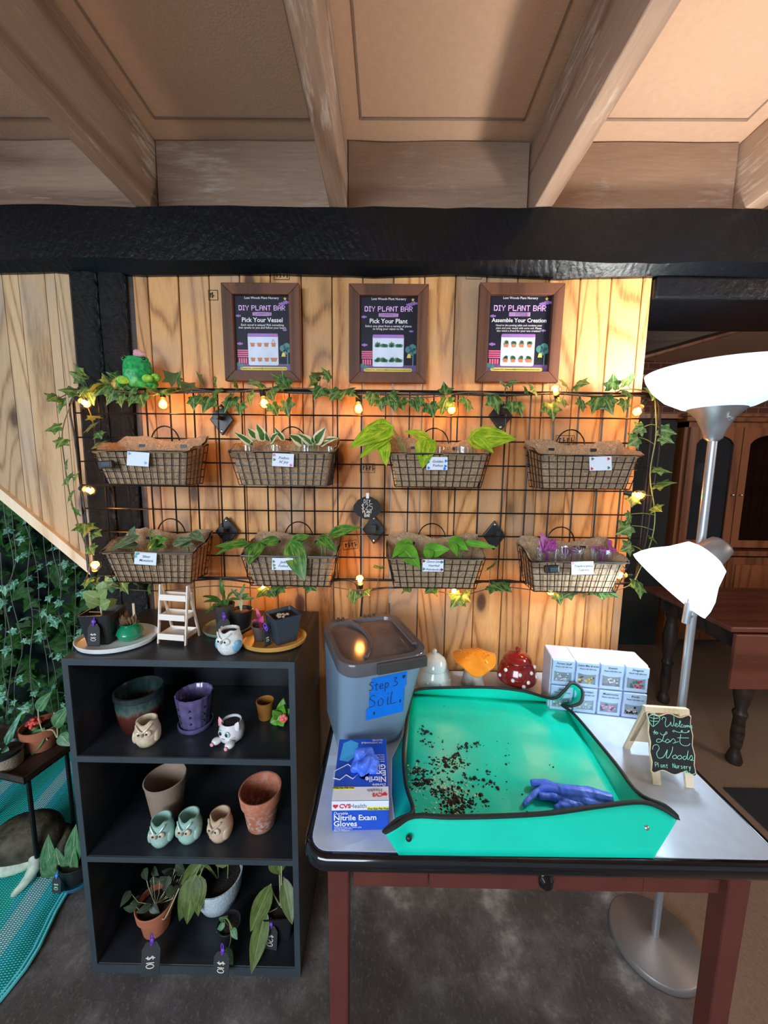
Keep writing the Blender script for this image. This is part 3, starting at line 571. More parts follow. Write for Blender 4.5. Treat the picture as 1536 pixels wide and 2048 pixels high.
    for row, yy in ((0, -.125), (1, -.325)):
        for i, xx in enumerate((-.19, -.065, .06, .19)):
            P = lambda dx, dy: L(xx+dx, yy+dy, .0012)
            if kind != 'plant':
                k = .038 if (row, i) != (1, 3) else .055; b0 = -.01
                cy.prism([(-k*.75*w, -.035*h), (k*.75*w, -.035*h), (k*w, .005*h), (-k*w, .005*h)], 0, .0003, P(0, b0)); cy.box((0, 0, 0), (2.3*k*w, .012*h, .0004), P(0, .0))
                if kind == 'pots' and (row, i) == (0, 3): strokes(cy, [[(-.03*w, 0), (0, .055*h), (.03*w, 0)]], P(0, 0), .0006)
            if kind != 'pots':
                y0 = .005 if kind == 'both' else -.03
                for a_ in range(5 if row == 0 else 7):
                    an = pi*(.15+.7*a_/(4 if row == 0 else 6)); ln = (.045 if kind == 'both' else .07)*h*(.8+.25*math.sin(i*3+a_))
                    M = P(0, y0) @ Matrix.Rotation(an, 4, 'Z'); gr.prism([(0, -.002), (ln*.6, -.006*(.7+.3*(i % 2))), (ln, 0), (ln*.6, .006*(.7+.3*(i % 2))), (0, .002)], 0, .0003, M)
    if cy.v: J(cy, 'poster_clay')
    if gr.v: J(gr, 'poster_green')
    pr = p.build('print', pm, t, smooth=0)
    for s_, z_, m_, M_, k_ in texts: text(s_, z_, pr, m_, M_, **k_)
poster((447, 571), (604, 765), 1, 'Pick Your Vessel', ['Each vessel is unique! Pick something', 'that speaks to you and follow your heart.'], 'framed step 1 poster headed Pick Your Vessel, leftmost above the grid', 'pots')
poster((699, 573), (852, 768), 2, 'Pick Your Plant', ['Select one plant from a variety of plants', 'to bring your vision to life.'], 'framed step 2 poster headed Pick Your Plant, middle of the row', 'plant')
poster((957, 571), (1112, 767), 3, 'Assemble Your Creation', ['Head to the potting table and combine your', 'plant and your vessel with some soil. Please', 'also select a friend for your new creation!'], 'framed step 3 poster headed Assemble Your Creation, rightmost of the row', 'both')
# stamps on the planks belong to the wall
sp = MB()
for px, py, w_, s in ((563, 549, .05, 'HEAT'), (948, 548, .05, 'HT'), (426, 590, .03, 'HT'), (700, 1090, .05, 'EPAL'), (1130, 880, .06, 'NRCE'), (735, 936, .05, '2111')):
    p = at(px, py, -.0016); M = Matrix.Translation(p) @ FACE @ Matrix.Rotation(.15 if px == 700 else 0, 4, 'Z')
    h_ = .03
    for a, b in (((-w_/2, -h_/2), (w_/2, -h_/2)), ((w_/2, -h_/2), (w_/2, h_/2)), ((w_/2, h_/2), (-w_/2, h_/2)), ((-w_/2, h_/2), (-w_/2, -h_/2))):
        sp.rod(M @ V((*a, 0)), M @ V((*b, 0)), .0007, 4)
    for k, ch in enumerate(s): sp.box((-w_*.3+k*w_*.22, 0, 0), (.0035, .014+.004*(k % 2), .0004), M); sp.box((-w_*.3+k*w_*.22+.003, .004-.006*(k % 2), 0), (.006, .003, .0004), M)
o = struct(sp.build('trim_%d' % (TN[0]+1), 'ink_black', smooth=0)); TN[0] += 1

# ---- price sign
p = at(735, 1016, GY-.012); t = thing('price_sign', 'small black scalloped DIY $25 plant bar sign clipped to the grid', 'sign', p)
ol = []
for k in range(48):
    a = 2*pi*k/48; r = 1+.10*math.cos(4*a)*abs(math.cos(2*a)); ol.append((.042*r*math.copysign(abs(math.cos(a))**.8, math.cos(a)), .034*r*math.copysign(abs(math.sin(a))**.8, math.sin(a))))
b_ = MB(); b_.prism(ol, -.003, 0, FACE); bd = b_.build('plaque', 'board_black', t, smooth=0)
q = MB()
for s, h, y in (('DIY', .011, .0215), ('$25', .019, .004), ('PLANT', .009, -.0125), ('BAR', .009, -.0245)): hand(q, s, h, Matrix.Translation((0, -.0008, y)) @ FACE, .0008)
q.build('lettering', 'chalk_white', bd); c_ = MB(); c_.box((0, .004, .040), (.010, .012, .018)); c_.build('clip', 'white', t, smooth=0, bevel=.001)

# ---- wire baskets
BD = .125                                                          # basket depth from the grid to the front rim
def basket(xc, W, zf, label, tilt=0):
    t = thing('wire_basket', label, 'basket', (xc, GY-.014, zf), group=None)
    H, tp, D = .096, .020, BD; rt = [(-W/2, 0), (W/2, 0), (W/2, -D), (-W/2, -D)]; rb = [(-W/2+tp, -.006), (W/2-tp, -.006), (W/2-tp, -D+tp*.9), (-W/2+tp, -D+tp*.9)]
    def P(i, s, tt): a, b = V((*rt[i], 0)), V((*rt[(i+1) % 4], 0)); c, d = V((*rb[i], -H)), V((*rb[(i+1) % 4], -H)); q = (a.lerp(b, s)).lerp(c.lerp(d, s), tt); q.z += .027*(1+q.y/D)*(1-tt); return q
    wf = MB()
    for k, r in ((0, .0030), (.2, .0011), (.42, .0011), (.63, .0011), (.83, .0011), (1, .0016)): wf.tube([P(i, 0, k) for i in range(4)], r, 5, closed=True)
    for i, n in ((0, 12), (1, 5), (2, 12), (3, 5)):
        for j in range(n): wf.rod(P(i, j/n, 0), P(i, j/n, 1), .0013, 5)
    for j in range(1, 12): wf.rod(P(0, 1-j/12, 1), P(2, j/12, 1), .0013, 5)
    wf.build('wire_frame', 'black_wire', t)
    ln = MB(); rr = random.Random(int(xc*1000)+int(zf*77)); n = 56; vs = []; fs = []
    rows = [(1.0, .16, -.010), (.96, .05, -.002), (.93, -.03, .004), (.5, 0, .004), (.0, 0, .006), (.0, 0, .016), (.5, 0, .014), (.9, -.01, .012), (.97, .06, .008), (1.0, .16, -.003)]
    fnn = lambda k: (int(k*4//n), (k*4/n) % 1)
    bump = [.006*math.sin(k*.55+rr.random()*.5)+rr.uniform(-.002, .003) for k in range(n)]
    C0 = V((0, -D/2, 0))
    for tt, up, ins in rows:
        for k in range(n):
            i, s = fnn(k); s = min(max(s, .03), .97); q = P(i, s, 1-tt*.985); dirc = (V((0, -D/2, q.z))-q); L_ = dirc.length; dirc = V((math.copysign(min(abs(dirc.x), .05), dirc.x), dirc.y*.8, 0)).normalized() if L_ > 0 else V()
            q = q+dirc*(ins+.003)
            if tt >= .9: e_ = max(0, 1+q.y/D); q.z += max(0, up)*(.012+.10*e_)+bump[k]*(1 if up > 0 else .3)*(.35+1.1*e_)
            vs.append(q)
    for a in range(len(rows)-1):
        for k in range(n): l = (k+1) % n; fs.append((a*n+k, a*n+l, a*n+n+l, a*n+n+k))
    fs.append(tuple(4*n+k for k in range(n))[::-1]); fs.append(tuple(5*n+k for k in range(n)))
    ln.add(vs, fs); ln.build('coir_liner', 'coir', t, smooth=60)
    hd = MB(); hd.tube(smooth_path([(.046*math.cos(pi*k/12), .006, .030+.054*math.sin(pi*k/12)) for k in range(13)], 2), .0021, 6); hd.rod((-.046, .006, .022), (-.046, .004, -.01), .0021, 6); hd.rod((.046, .006, .022), (.046, .004, -.01), .0021, 6); hd.build('handle', 'black_wire', t)
    for s in (-1, 1):
        c = MB(); c.box((s*.066, -.004, .020), (.020, .014, .011)); c.rod((s*.050, .004, .020), (s*.060, -.004, .020), .002); c.build('hook_clip', 'black_plastic', t, smooth=0, bevel=.0015)
    return t
Z1, Z2 = 1.508, 1.203
BK = [(-.713, .280, Z1-.002, 'empty coir-lined wire basket at the upper left, blue-flowered blank card on it'),
      (-.306, .298, Z1, 'upper wire basket holding white-edged pothos in glass jars'),
      (.147, .290, Z1, 'upper wire basket with large lime golden pothos leaves'),
      (.578, .292, Z1, 'empty coir-lined wire basket at the upper right, card with red and green marks'),
      (-.711, .275, Z2+.005, 'lower left wire basket with greyish silver leaves'),
      (-.290, .280, Z2, 'lower wire basket with dark glossy jade pothos spilling over its rim'),
      (.147, .287, Z2, 'lower wire basket with bright green heart-shaped philodendron leaves'),
      (.568, .286, Z2-.006, 'lower right wire basket with purple striped leaves in glass cups')]
BT = [basket(*b) for b in BK]
FRY = GY-.014-BD-.0045
def card(px, py, wpx, hpx, lines, label, deco, rot=0):
    p = at(px, py, FRY-.0015); s = mpp(p); t = thing('name_card', label, 'card', p, group=None); t.rotation_euler = (R(-7), R(rot), 0)
    c = MB(); c.box((0, 0, 0), (wpx*s, .0006, hpx*s)); cd = c.build('card_face', 'card_white', t, smooth=0)
    for i, ln in enumerate(lines): text(ln, .0105 if len(lines) < 3 else .0085, cd, 'ink', Matrix.Translation((.002, -.0006, (len(lines)-1)*.0055-i*.0115)) @ FACE, shear=.25, bold=.004)
    for m, pts in deco:
        for x, y in pts:
            d = MB()
            for a in range(3): d.lathe([(0, 0), (.0024, 0), (.0024, .0003), (0, .0003)], 7, Matrix.Translation((x*wpx*s+.0022*math.cos(a*2.1), -.0006, y*hpx*s+.0022*math.sin(a*2.1))) @ FACE)
            d.build('drawn_mark', m, cd)
card(276, 918, 44, 28, [], 'blank card with two blue flowers on the upper left empty basket', [('owl_blue', [(-.4, .35), (.36, -.25)])], 3)
card(566, 920, 43, 26, ["Pothos", "N' Joy"], 'card reading Pothos N\' Joy on the basket of white-edged leaves', [('poster_pink', [(-.42, .35), (.38, -.38)]), ('poster_green', [(-.4, 0)])], 2)
card(874, 927, 42, 26, ['Golden', 'Pothos'], 'card reading Golden Pothos with blue leaf marks', [('tape_blue', [(-.42, .1), (-.4, -.35), (.4, -.2), (.42, .2), (.36, -.4)])])
card(1201, 927, 44, 28, [], 'blank card with red and green corner marks on the upper right empty basket', [('cvs_red', [(.36, .32), (-.4, -.36)]), ('poster_green', [(-.36, .34), (.36, -.32)])], -2)
card(291, 1117, 44, 25, ['Silver', 'Monstera'], 'card reading Silver Monstera on the lower left basket', [('teal_smear', [(-.42, .3), (-.34, .36), (-.44, .1)])], 3)
card(565, 1128, 42, 24, ['Jade', 'Pothos'], 'card reading Jade Pothos partly behind a hanging leaf', [('poster_green', [(-.42, .2), (-.4, -.1), (-.38, -.35)])])
card(866, 1131, 42, 24, ['Lemon Lime', 'Heartleaf', 'Philodendron'], 'card reading Lemon Lime Heartleaf Philodendron with heart marks', [('mush_red', [(-.44, .36), (.42, -.34)]), ('poster_teal', [(.42, .3), (-.44, -.3)])])
card(1165, 1136, 44, 26, ['Tradescantia', 'Zebrina'], 'card reading Tradescantia Zebrina on the purple-leaved basket', [('pink', [(-.42, .36)])], -2)
def pack(px, py, label):
    p = at(px, py, FRY-.008); t = thing('battery_pack', label, 'battery box', p, ry=R(-5))
    b = MB(); b.box((0, 0, 0), (.040, .016, .022)); bo = b.build('case', 'black_plastic', t, smooth=0, bevel=.003); s = MB(); s.box((.004, -.0085, .001), (.024, .002, .012)); s.build('cover', 'pot_slate', t, smooth=0, bevel=.0008)
pack(213, 929, 'small dark battery box clipped to the front of the upper left empty basket')
pack(1103, 1138, 'small dark battery box on the front of the purple-leaved basket')
# ------------------------------------------------------------------ cuttings in the baskets
PY = GY-.075                                                       # inside a basket
def zm(ox, oy, k): return lambda x, y: (ox+x/k, oy+y/k)
def cutting(name, label, cat, root, leaves, lm, group=None, stem='stem_green', f=None, droop=.22, fold=.16, kind='heart', Y0=PY):
    """root: photo point of the stem in the pot; leaves: (base, tip, width px[, base depth, tip depth, kind])"""
    r0 = at(*(f(*root) if f else root), Y0); t = thing(name, label, cat, r0, group=group)
    lv, sm = MB(), MB()
    for L in leaves:
        b, tp, wpx = L[:3]; yb = L[3] if len(L) > 3 else Y0; yt = L[4] if len(L) > 4 else yb-.02
        b, tp = (f(*b), f(*tp)) if f else (b, tp); B, T = at(*b, yb)-r0, at(*tp, yt)-r0; k = L[5] if len(L) > 5 else kind
        wd = wpx/(f.k if f else 1)*mpp(r0)
        lv.leaf(B, T, wd, (random.uniform(-.25, .25), -1, .55), k, droop, fold)
        st = V((random.uniform(-.008, .008), random.uniform(-.006, .006), 0))
        sm.tube(smooth_path([st-V((0, 0, .045)), st, st.lerp(B, .6)+V((0, 0, .006)), B+(T-B)*.06], 4), .0014, 5)
    lv.build('leaves', lm, t, smooth=60); sm.build('stem', stem, t); return t
def zf(ox, oy, k):
    f = zm(ox, oy, k); g_ = lambda x, y: f(x, y); g_.k = k; return g_
F = -.20
z = zf(440, 720, 5.12); gp = None
cutting('pothos_cutting', 'white-edged pothos cutting at the left end of the second upper basket', 'plant', (300, 870), [((330, 870), (140, 735), 75), ((375, 800), (285, 700), 95), ((440, 820), (375, 655), 115), ((300, 880), (320, 850), 60)], 'pothos_njoy', gp, f=z)
cutting('pothos_cutting', 'white-edged pothos cutting with one curled leaf, left of the basket middle', 'plant', (560, 860), [((520, 840), (600, 745), 95), ((500, 830), (470, 740), 70), ((650, 815), (555, 685), 62)], 'pothos_njoy', gp, f=z)
cutting('pothos_cutting', 'white-edged pothos cutting right of the basket middle', 'plant', (800, 870), [((850, 860), (705, 765), 110), ((940, 860), (790, 750), 95), ((880, 870), (830, 790), 70)], 'pothos_njoy', gp, f=z)
cutting('pothos_cutting', 'white-edged pothos cutting at the right end of the second upper basket', 'plant', (980, 870), [((985, 850), (1085, 690), 120), ((1060, 840), (1210, 800), 85), ((960, 850), (945, 780), 55), ((1040, 870), (1130, 830), 70)], 'pothos_njoy', gp, f=z)
z = zf(680, 720, 4.042)
cutting('golden_pothos', 'golden pothos with a big split lime leaf reaching left over the grid', 'plant', (520, 720), [((405, 545), (75, 712), 185, -.16, -.22), ((400, 605), (150, 803), 110, -.17, -.23), ((395, 520), (220, 560), 115, -.15, -.19), ((350, 655), (375, 862), 100, -.19, -.22)], 'pothos_golden', f=z, droop=.2)
cutting('golden_pothos', 'golden pothos with one arched leaf and one hanging leaf, mid basket', 'plant', (620, 720), [((715, 640), (520, 575), 95), ((705, 645), (668, 878), 165, -.16, -.222)], 'pothos_golden', f=z)
cutting('golden_pothos', 'golden pothos with a broad round lime leaf at the basket right end', 'plant', (1080, 720), [((1062, 640), (1425, 640), 215, -.17, -.22), ((1085, 620), (1245, 755), 95, -.19, -.225), ((1075, 680), (1062, 535), 34, -.14, -.14)], 'pothos_golden', f=z, droop=.1)
z = zf(140, 1000, 4.518)
cutting('satin_cutting', 'greyish silver plant with long pale leaves at the left of its basket', 'plant', (560, 440), [((605, 330), (365, 460), 95, -.15, -.20), ((560, 330), (585, 235), 70, -.13, -.13), ((600, 400), (420, 430), 70)], 'satin_leaf', f=z)
cutting('satin_cutting', 'greyish silver plant with two narrow leaves in the basket middle', 'plant', (760, 440), [((725, 340), (750, 255), 50), ((765, 360), (708, 465), 62, -.16, -.21), ((740, 390), (890, 350), 110, -.15, -.17), ((760, 420), (860, 420), 80)], 'pothos_jade', f=z)
cutting('satin_cutting', 'greyish silver plant with an upright curled leaf at the basket right', 'plant', (1050, 440), [((1105, 295), (1215, 380), 95, -.14, -.18), ((940, 390), (1110, 355), 90, -.15, -.17), ((1000, 410), (1120, 400), 75)], 'satin_leaf', f=z)
z = zf(420, 1000, 4.518)
cutting('jade_pothos', 'dark glossy pothos spilling left from the lower second basket', 'plant', (400, 440), [((335, 395), (35, 420), 75, -.16, -.21), ((300, 360), (45, 500), 60, -.15, -.2), ((440, 395), (350, 590), 150, -.17, -.225), ((610, 365), (420, 400), 95, -.15, -.17)], 'pothos_jade', f=z, droop=.15)
cutting('jade_pothos', 'dark glossy pothos with one long yellow-splashed leaf hanging over the card', 'plant', (760, 440), [((745, 375), (905, 320), 100, -.14, -.15), ((740, 390), (855, 735), 190, -.185, -.232)], 'pothos_jade', f=z, droop=.06)
cutting('jade_pothos', 'dark glossy pothos with a leaf arching up to the diamond bracket', 'plant', (1020, 430), [((1095, 305), (1375, 245), 105, -.14, -.17), ((1000, 335), (1150, 470), 95, -.15, -.2), ((960, 420), (1010, 350), 40)], 'pothos_jade', f=z, droop=.3)
z = zf(680, 980, 4.518)
cutting('heartleaf_cutting', 'bright green heartleaf plant drooping at the left of its basket', 'plant', (640, 560), [((600, 470), (470, 615), 100, -.15, -.21), ((560, 520), (725, 705), 160, -.17, -.222), ((650, 480), (540, 470), 70)], 'philodendron', f=z)
cutting('heartleaf_cutting', 'bright green heartleaf plant with one broad rounded leaf, mid basket', 'plant', (850, 600), [((765, 565), (995, 535), 145, -.16, -.2), ((800, 540), (800, 640), 90, -.18, -.21)], 'philodendron', f=z)
cutting('heartleaf_cutting', 'bright green heartleaf plant with a slim leaf pointing right past its basket', 'plant', (1080, 580), [((1000, 450), (1160, 545), 120, -.14, -.19), ((1140, 475), (1425, 525), 62, -.16, -.2), ((1010, 480), (1060, 605), 70, -.17, -.21)], 'philodendron', f=z)
z = zf(960, 980, 4.042)
cutting('tradescantia_cutting', 'purple plant with an upright pink tip in the left glass cup', 'plant', (550, 520), [((545, 480), (480, 335), 75), ((540, 470), (610, 390), 80), ((515, 500), (470, 400), 58), ((560, 480), (640, 440), 60), ((530, 500), (560, 400), 60)], 'trad_pink', f=z, stem='violet_leaf')
cutting('tradescantia_cutting', 'low purple plant lying inside the middle glass cup', 'plant', (740, 520), [((700, 470), (690, 545), 60), ((740, 475), (810, 500), 65), ((745, 490), (780, 450), 70)], 'tradescantia', f=z, stem='violet_leaf')
cutting('tradescantia_cutting', 'purple plant with a rounded magenta leaf in the right glass cup', 'plant', (990, 510), [((1050, 475), (1025, 405), 95), ((1000, 495), (960, 455), 50), ((1095, 485), (960, 490), 42), ((940, 500), (900, 440), 34)], 'trad_pink', f=z, stem='violet_leaf')
def jar(px, py, rpx, h, label, name='glass_jar', Y=PY):
    p = at(px, py, Y); s = mpp(p); r = rpx*s; t = thing(name, label, 'glass', p-V((0, 0, h)))
    m = MB(); m.lathe([(0, 0), (r*.8, 0), (r*.92, .006), (r, h), (r*1.03, h+.001), (r*.96, h), (r*.87, .008), (0, .006)], 22); m.build('glass', 'jar_glass', t)
jar(495, 890, 12, .055, 'glass jar whose rim shows at the left of the second upper basket'); jar(550, 890, 12, .055, 'glass jar left of the card in the second upper basket')
jar(612, 890, 12, .055, 'glass jar right of the card in the second upper basket'); jar(660, 893, 10, .05, 'glass jar at the right end of the second upper basket')
jar(880, 893, 12, .05, 'glass jar rim left of two in the golden pothos basket'); jar(925, 893, 15, .05, 'glass jar rim beside the broad lime leaf')
jar(1096, 1098, 22, .05, 'left glass cup of purple cuttings', 'glass_cup'); jar(1145, 1096, 22, .05, 'middle glass cup of purple cuttings', 'glass_cup'); jar(1203, 1096, 21, .05, 'right glass cup of purple cuttings', 'glass_cup')

# ------------------------------------------------------------------ string of warm bulbs wound round the grid
LY = GY-.014
sl = thing('string_lights', 'string of warm glowing globe bulbs on black cable around the grid edge', 'string lights', at(717, 784, LY))
O = V(sl.location)
def cb(pts, r=.0032, Y=LY): return [at(x, y, Y+random.uniform(-.004, .004))-O for x, y in pts]
c = MB()
c.tube(smooth_path(cb([(185, 1170), (178, 1110), (172, 1040), (160, 960), (150, 880), (140, 810), (165, 786), (230, 788), (325, 786), (430, 783), (528, 783), (620, 786), (717, 786), (800, 789), (905, 788), (1000, 791), (1111, 787), (1200, 793), (1290, 792), (1318, 810), (1312, 870), (1300, 960), (1290, 1060), (1276, 1140), (1262, 1166)]), 5), .0034, 6)
c.tube(smooth_path(cb([(1320, 812), (1318, 900), (1304, 990), (1292, 1080), (1270, 1155)], Y=LY-.012), 5), .0030, 6)
c.tube(smooth_path(cb([(1262, 1166), (1180, 1167), (1100, 1172), (1000, 1160), (905, 1173), (800, 1175), (745, 1178), (720, 1190), (700, 1160), (600, 1170), (525, 1168), (440, 1158), (330, 1165), (185, 1168)]), 5), .0030, 6)
c.tube(smooth_path(cb([(725, 1190), (723, 1215), (721, 1245), (722, 1275)]), 5), .0034, 6)
c.build('cable', 'black_cable', sl)
bulbs = [(168, 805, 140, 790, -.03), (326, 806, 326, 786, 0), (528, 804, 524, 784, 0), (717, 815, 716, 790, 0), (904, 816, 908, 790, 0), (1111, 781, 1113, 790, -.03), (1277, 820, 1294, 800, 0), (176, 980, 158, 976, -.02), (190, 1133, 188, 1160, -.02), (1276, 990, 1250, 985, -.02), (1243, 1150, 1258, 1150, 0), (526, 1176, 530, 1160, 0), (720, 1161, 722, 1180, -.04), (908, 1181, 905, 1165, 0), (1101, 1180, 1101, 1165, 0)]
for bx, by, sx, sy, dy in bulbs:
    B = at(bx, by, LY-.012+dy); A = at(sx, sy, LY-.004+dy*.4); d = (B-A)
    if d.length < .018: d = V((0, dy or -.01, -.018))
    d.normalize(); A = B-d*.036
    s = MB(); s.rod(A-O-d*.002, A-O+d*.020, .0082, 12); so = s.build('socket', 'black_plastic', sl, smooth=40)
    x, y, zz = frame(d); M = Matrix.Translation(A-O+d*.018) @ Matrix((x, y, zz)).transposed().to_4x4()
    g2 = MB(); g2.lathe([(.007, 0), (.0085, .004), (.0145, .012), (.018, .021), (.0165, .031), (.0095, .038), (0, .040)], 18, M); g2.build('bulb', 'bulb_glass', so)
    f2 = MB(); f2.ball(A-O+d*.037, (.0066, .0066, .0078), 10, 7); f2.build('filament', 'filament', so)
    lamp('bulb_light', A-O+d*.036, .80, (1.0, .36, .06), .013, sl)

# ------------------------------------------------------------------ artificial ivy
def garland(label, paths, leaves, lm='ivy_leaf', vine='vine_brown', Y=GY-.028, size=29, spread=.03, var=.25):
    O = at(*paths[0][0], Y); t = thing('ivy_garland', label, 'ivy', O); v = MB(); lv = MB(); allp = []
    for P in paths:
        pts = smooth_path([at(x, y, Y+random.uniform(-.008, .008))-O for x, y in P], 4); allp += pts; v.tube(pts, .0017, 5)
    for q in leaves:
        x, y = q[:2]; sz = (q[2] if len(q) > 2 else size); c = at(x, y, Y-random.uniform(0, spread))-O; s = mpp(c+O)*sz*random.uniform(1-var, 1+var)
        near = min(allp, key=lambda p: (p-c).length); d = (c-near)
        if d.length < .01: d = V((random.uniform(-1, 1), -.3, random.uniform(-1, .3)))
        d.normalize(); d = (d+V((random.uniform(-.5, .5), -.25, -.45+random.uniform(-.4, .4)))).normalized()
        b = c-d*s*.5; lv.leaf(b, b+d*s*1.15, s*1.12, (random.uniform(-.7, .7), -1, random.uniform(0, .9)), 'ivy', .15, .2)
        v.tube(smooth_path([near, near.lerp(b, .5)+V((0, 0, .004)), b], 3), .0009, 4)
    v.build('vine', vine, t); lv.build('leaves', lm, t, smooth=60); return t
top = [(106, 796), (119, 812), (136, 781), (155, 752), (155, 739), (168, 781), (213, 760), (228, 752), (247, 770), (226, 786), (241, 801), (220, 794), (262, 785), (230, 770), (205, 778), (283, 799), (304, 778), (262, 800), (190, 770), (180, 790), (340, 751), (356, 755), (340, 778), (325, 783), (372, 770), (398, 757), (400, 799), (387, 806), (413, 808), (429, 761), (431, 785), (455, 794), (457, 807), (499, 798), (480, 818), (549, 818), (543, 788), (573, 816), (557, 755), (567, 761), (558, 773), (632, 747), (653, 747), (629, 759), (637, 784), (470, 762), (510, 765), (670, 790), (690, 784), (702, 786)]
garland('ivy garland along the left half of the grid top, under the frog and first poster', [[(110, 800), (160, 780), (230, 782), (300, 786), (380, 778), (450, 785), (540, 776), (640, 778), (705, 786)]], top)
garland('ivy garland along the right half of the grid top, ending beside the lamp shade', [[(705, 788), (760, 790), (850, 795), (940, 784), (1030, 790), (1110, 786), (1200, 792), (1260, 778), (1320, 790)]],
        [(744, 797), (762, 809), (784, 794), (789, 807), (804, 809), (833, 811), (841, 802), (863, 819), (890, 779), (888, 811), (935, 809), (992, 807), (1007, 767), (1026, 764), (1024, 814), (1039, 819), (1053, 782), (1067, 779), (1130, 765), (1163, 767), (1104, 821), (1128, 805), (1165, 811), (1191, 809), (1217, 810), (1226, 764), (1261, 757), (1257, 788), (1250, 811), (1308, 788), (1339, 804), (1325, 765, 26)])
garland('ivy strand trailing down the left edge of the grid beside the black post', [[(150, 790), (125, 860), (130, 930), (140, 990), (160, 1060), (180, 1120), (170, 1165)], [(165, 790), (185, 840), (190, 890)]],
        [(105, 856), (120, 886), (131, 932), (133, 960), (150, 954), (139, 994), (184, 833), (179, 854), (192, 890), (147, 1019), (169, 1057), (193, 1068), (182, 1100), (173, 1165), (190, 1168), (198, 870)])
garland('ivy strand hanging down the right edge of the grid against the dark room', [[(1310, 800), (1312, 870), (1300, 950), (1310, 1030), (1300, 1090), (1270, 1160)]],
        [(1278, 858), (1268, 882), (1334, 863), (1334, 879), (1325, 940), (1329, 966), (1314, 1017), (1258, 1037), (1250, 1059), (1304, 1076), (1254, 1096), (1279, 1178), (1267, 1002)], vine='stem_green')
garland('ivy garland along the bottom edge of the grid below the lower baskets', [[(180, 1160), (240, 1176), (320, 1182), (430, 1172), (540, 1178), (640, 1172), (730, 1182), (820, 1172), (920, 1190), (1000, 1174), (1120, 1186), (1220, 1182), (1262, 1170)]],
        [(214, 1171), (248, 1173), (267, 1166), (297, 1181), (317, 1184), (526, 1184), (544, 1184), (557, 1181), (624, 1174), (709, 1195), (733, 1185), (755, 1135), (817, 1175), (861, 1177), (912, 1201), (932, 1195), (988, 1130), (992, 1174), (1013, 1175), (1118, 1198), (1136, 1188), (1173, 1184), (1197, 1182), (1218, 1184)])
# wall of hanging vines in the recess under the stairs
vines = [[(10, 1035), (28, 1130), (10, 1200), (25, 1300), (15, 1400), (12, 1440)], [(25, 1040), (32, 1120), (20, 1180), (45, 1290), (30, 1360), (30, 1430)], [(60, 1070), (75, 1140), (78, 1200), (82, 1250), (95, 1330), (100, 1390), (108, 1430)],
         [(105, 1100), (118, 1150), (120, 1175)], [(120, 1120), (122, 1190), (117, 1225), (132, 1260), (135, 1310)], [(150, 1130), (152, 1180), (150, 1240), (148, 1280), (140, 1330)], [(45, 1030), (60, 1080), (55, 1160), (66, 1240), (60, 1330), (68, 1420)], [(5, 1180), (12, 1260), (5, 1330), (18, 1410), (10, 1460)], [(88, 1090), (98, 1170), (92, 1260), (110, 1340), (118, 1420)]]
nm = ['far left, first of the hanging ivy strands in the dark recess', 'ivy strand with forked end at the picture left', 'long ivy strand hanging in the middle of the recess', 'short ivy strand under the sloping plank edge', 'ivy strand near the potted kalanchoe', 'ivy strand closest to the black post', 'thin ivy strand left of the long middle one', 'ivy strand cut by the left picture border', 'ivy strand right of the long middle one']
for k, P in enumerate(vines):
    rr = random.Random(40+k); lv = []
    for i in range(9 if k != 3 else 4):
        q = P[min(len(P)-1, int(i*len(P)/9))]; q2 = P[min(len(P)-1, int(i*len(P)/9)+1)]; u = rr.random(); lv.append((q[0]+(q2[0]-q[0])*u+rr.uniform(-24, 24), q[1]+(q2[1]-q[1])*u+rr.uniform(-12, 12), rr.uniform(11, 18)))
    P = [(P[0][0]-4, P[0][1]-75)]+P
    garland('green ivy strand: '+nm[k] if k else nm[k], [P], lv, 'ivy_teal', 'vine_grey', Y=.14+.06*(k % 3), spread=.03)
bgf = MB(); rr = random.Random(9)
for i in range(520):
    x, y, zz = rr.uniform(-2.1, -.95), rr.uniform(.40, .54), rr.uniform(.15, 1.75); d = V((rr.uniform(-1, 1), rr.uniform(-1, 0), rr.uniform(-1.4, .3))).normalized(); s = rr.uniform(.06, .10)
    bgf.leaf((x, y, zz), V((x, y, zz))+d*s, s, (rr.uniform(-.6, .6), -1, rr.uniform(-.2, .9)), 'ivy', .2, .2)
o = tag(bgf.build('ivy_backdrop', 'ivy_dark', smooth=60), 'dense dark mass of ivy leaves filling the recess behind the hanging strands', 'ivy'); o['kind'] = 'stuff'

# ------------------------------------------------------------------ crocheted frog sitting on the grid
p = at(283, 779, GY); s = mpp(p); t = thing('crochet_frog', 'green crocheted frog with a pink bow sitting on the grid top', 'plush toy', p+V((0, -.012, .012)), rz=R(12)); t.scale = (1.22, 1.22, 1.22)
b = MB(); b.lathe([(0, -.008), (.020, -.008), (.030, .004), (.033, .020), (.032, .042), (.029, .058), (.022, .066), (0, .068)], 24); b.build('body', 'yarn_green', t, label='round green crocheted body')
b = MB(); b.ball((-.004, -.020, .016), (.018, .017, .022), 16, 10); b.build('belly', 'yarn_pale', t)
for sx in (-1, 1):
    b = MB(); b.ball((sx*.023, -.012, .060), (.008, .008, .008), 14, 8); e = b.build('eye', 'yarn_green', t); k = MB(); k.ball((sx*.023, -.0195, .061), (.0045, .003, .0045), 10, 6); k.build('pupil', 'eye_dark', e)
    b = MB(); b.ball((sx*.028+.006, -.032, .004 if sx < 0 else .010), (.013, .012, .010), 14, 8); b.build('foot', 'yarn_lime', t)
    b = MB(); b.ball((sx*.036, -.010, .002), (.012, .020, .012), 14, 8); b.build('leg', 'yarn_green', t)
b = MB(); b.ball((.048, -.020, .016), (.012, .010, .010), 14, 8); b.build('hand', 'yarn_lime', t)
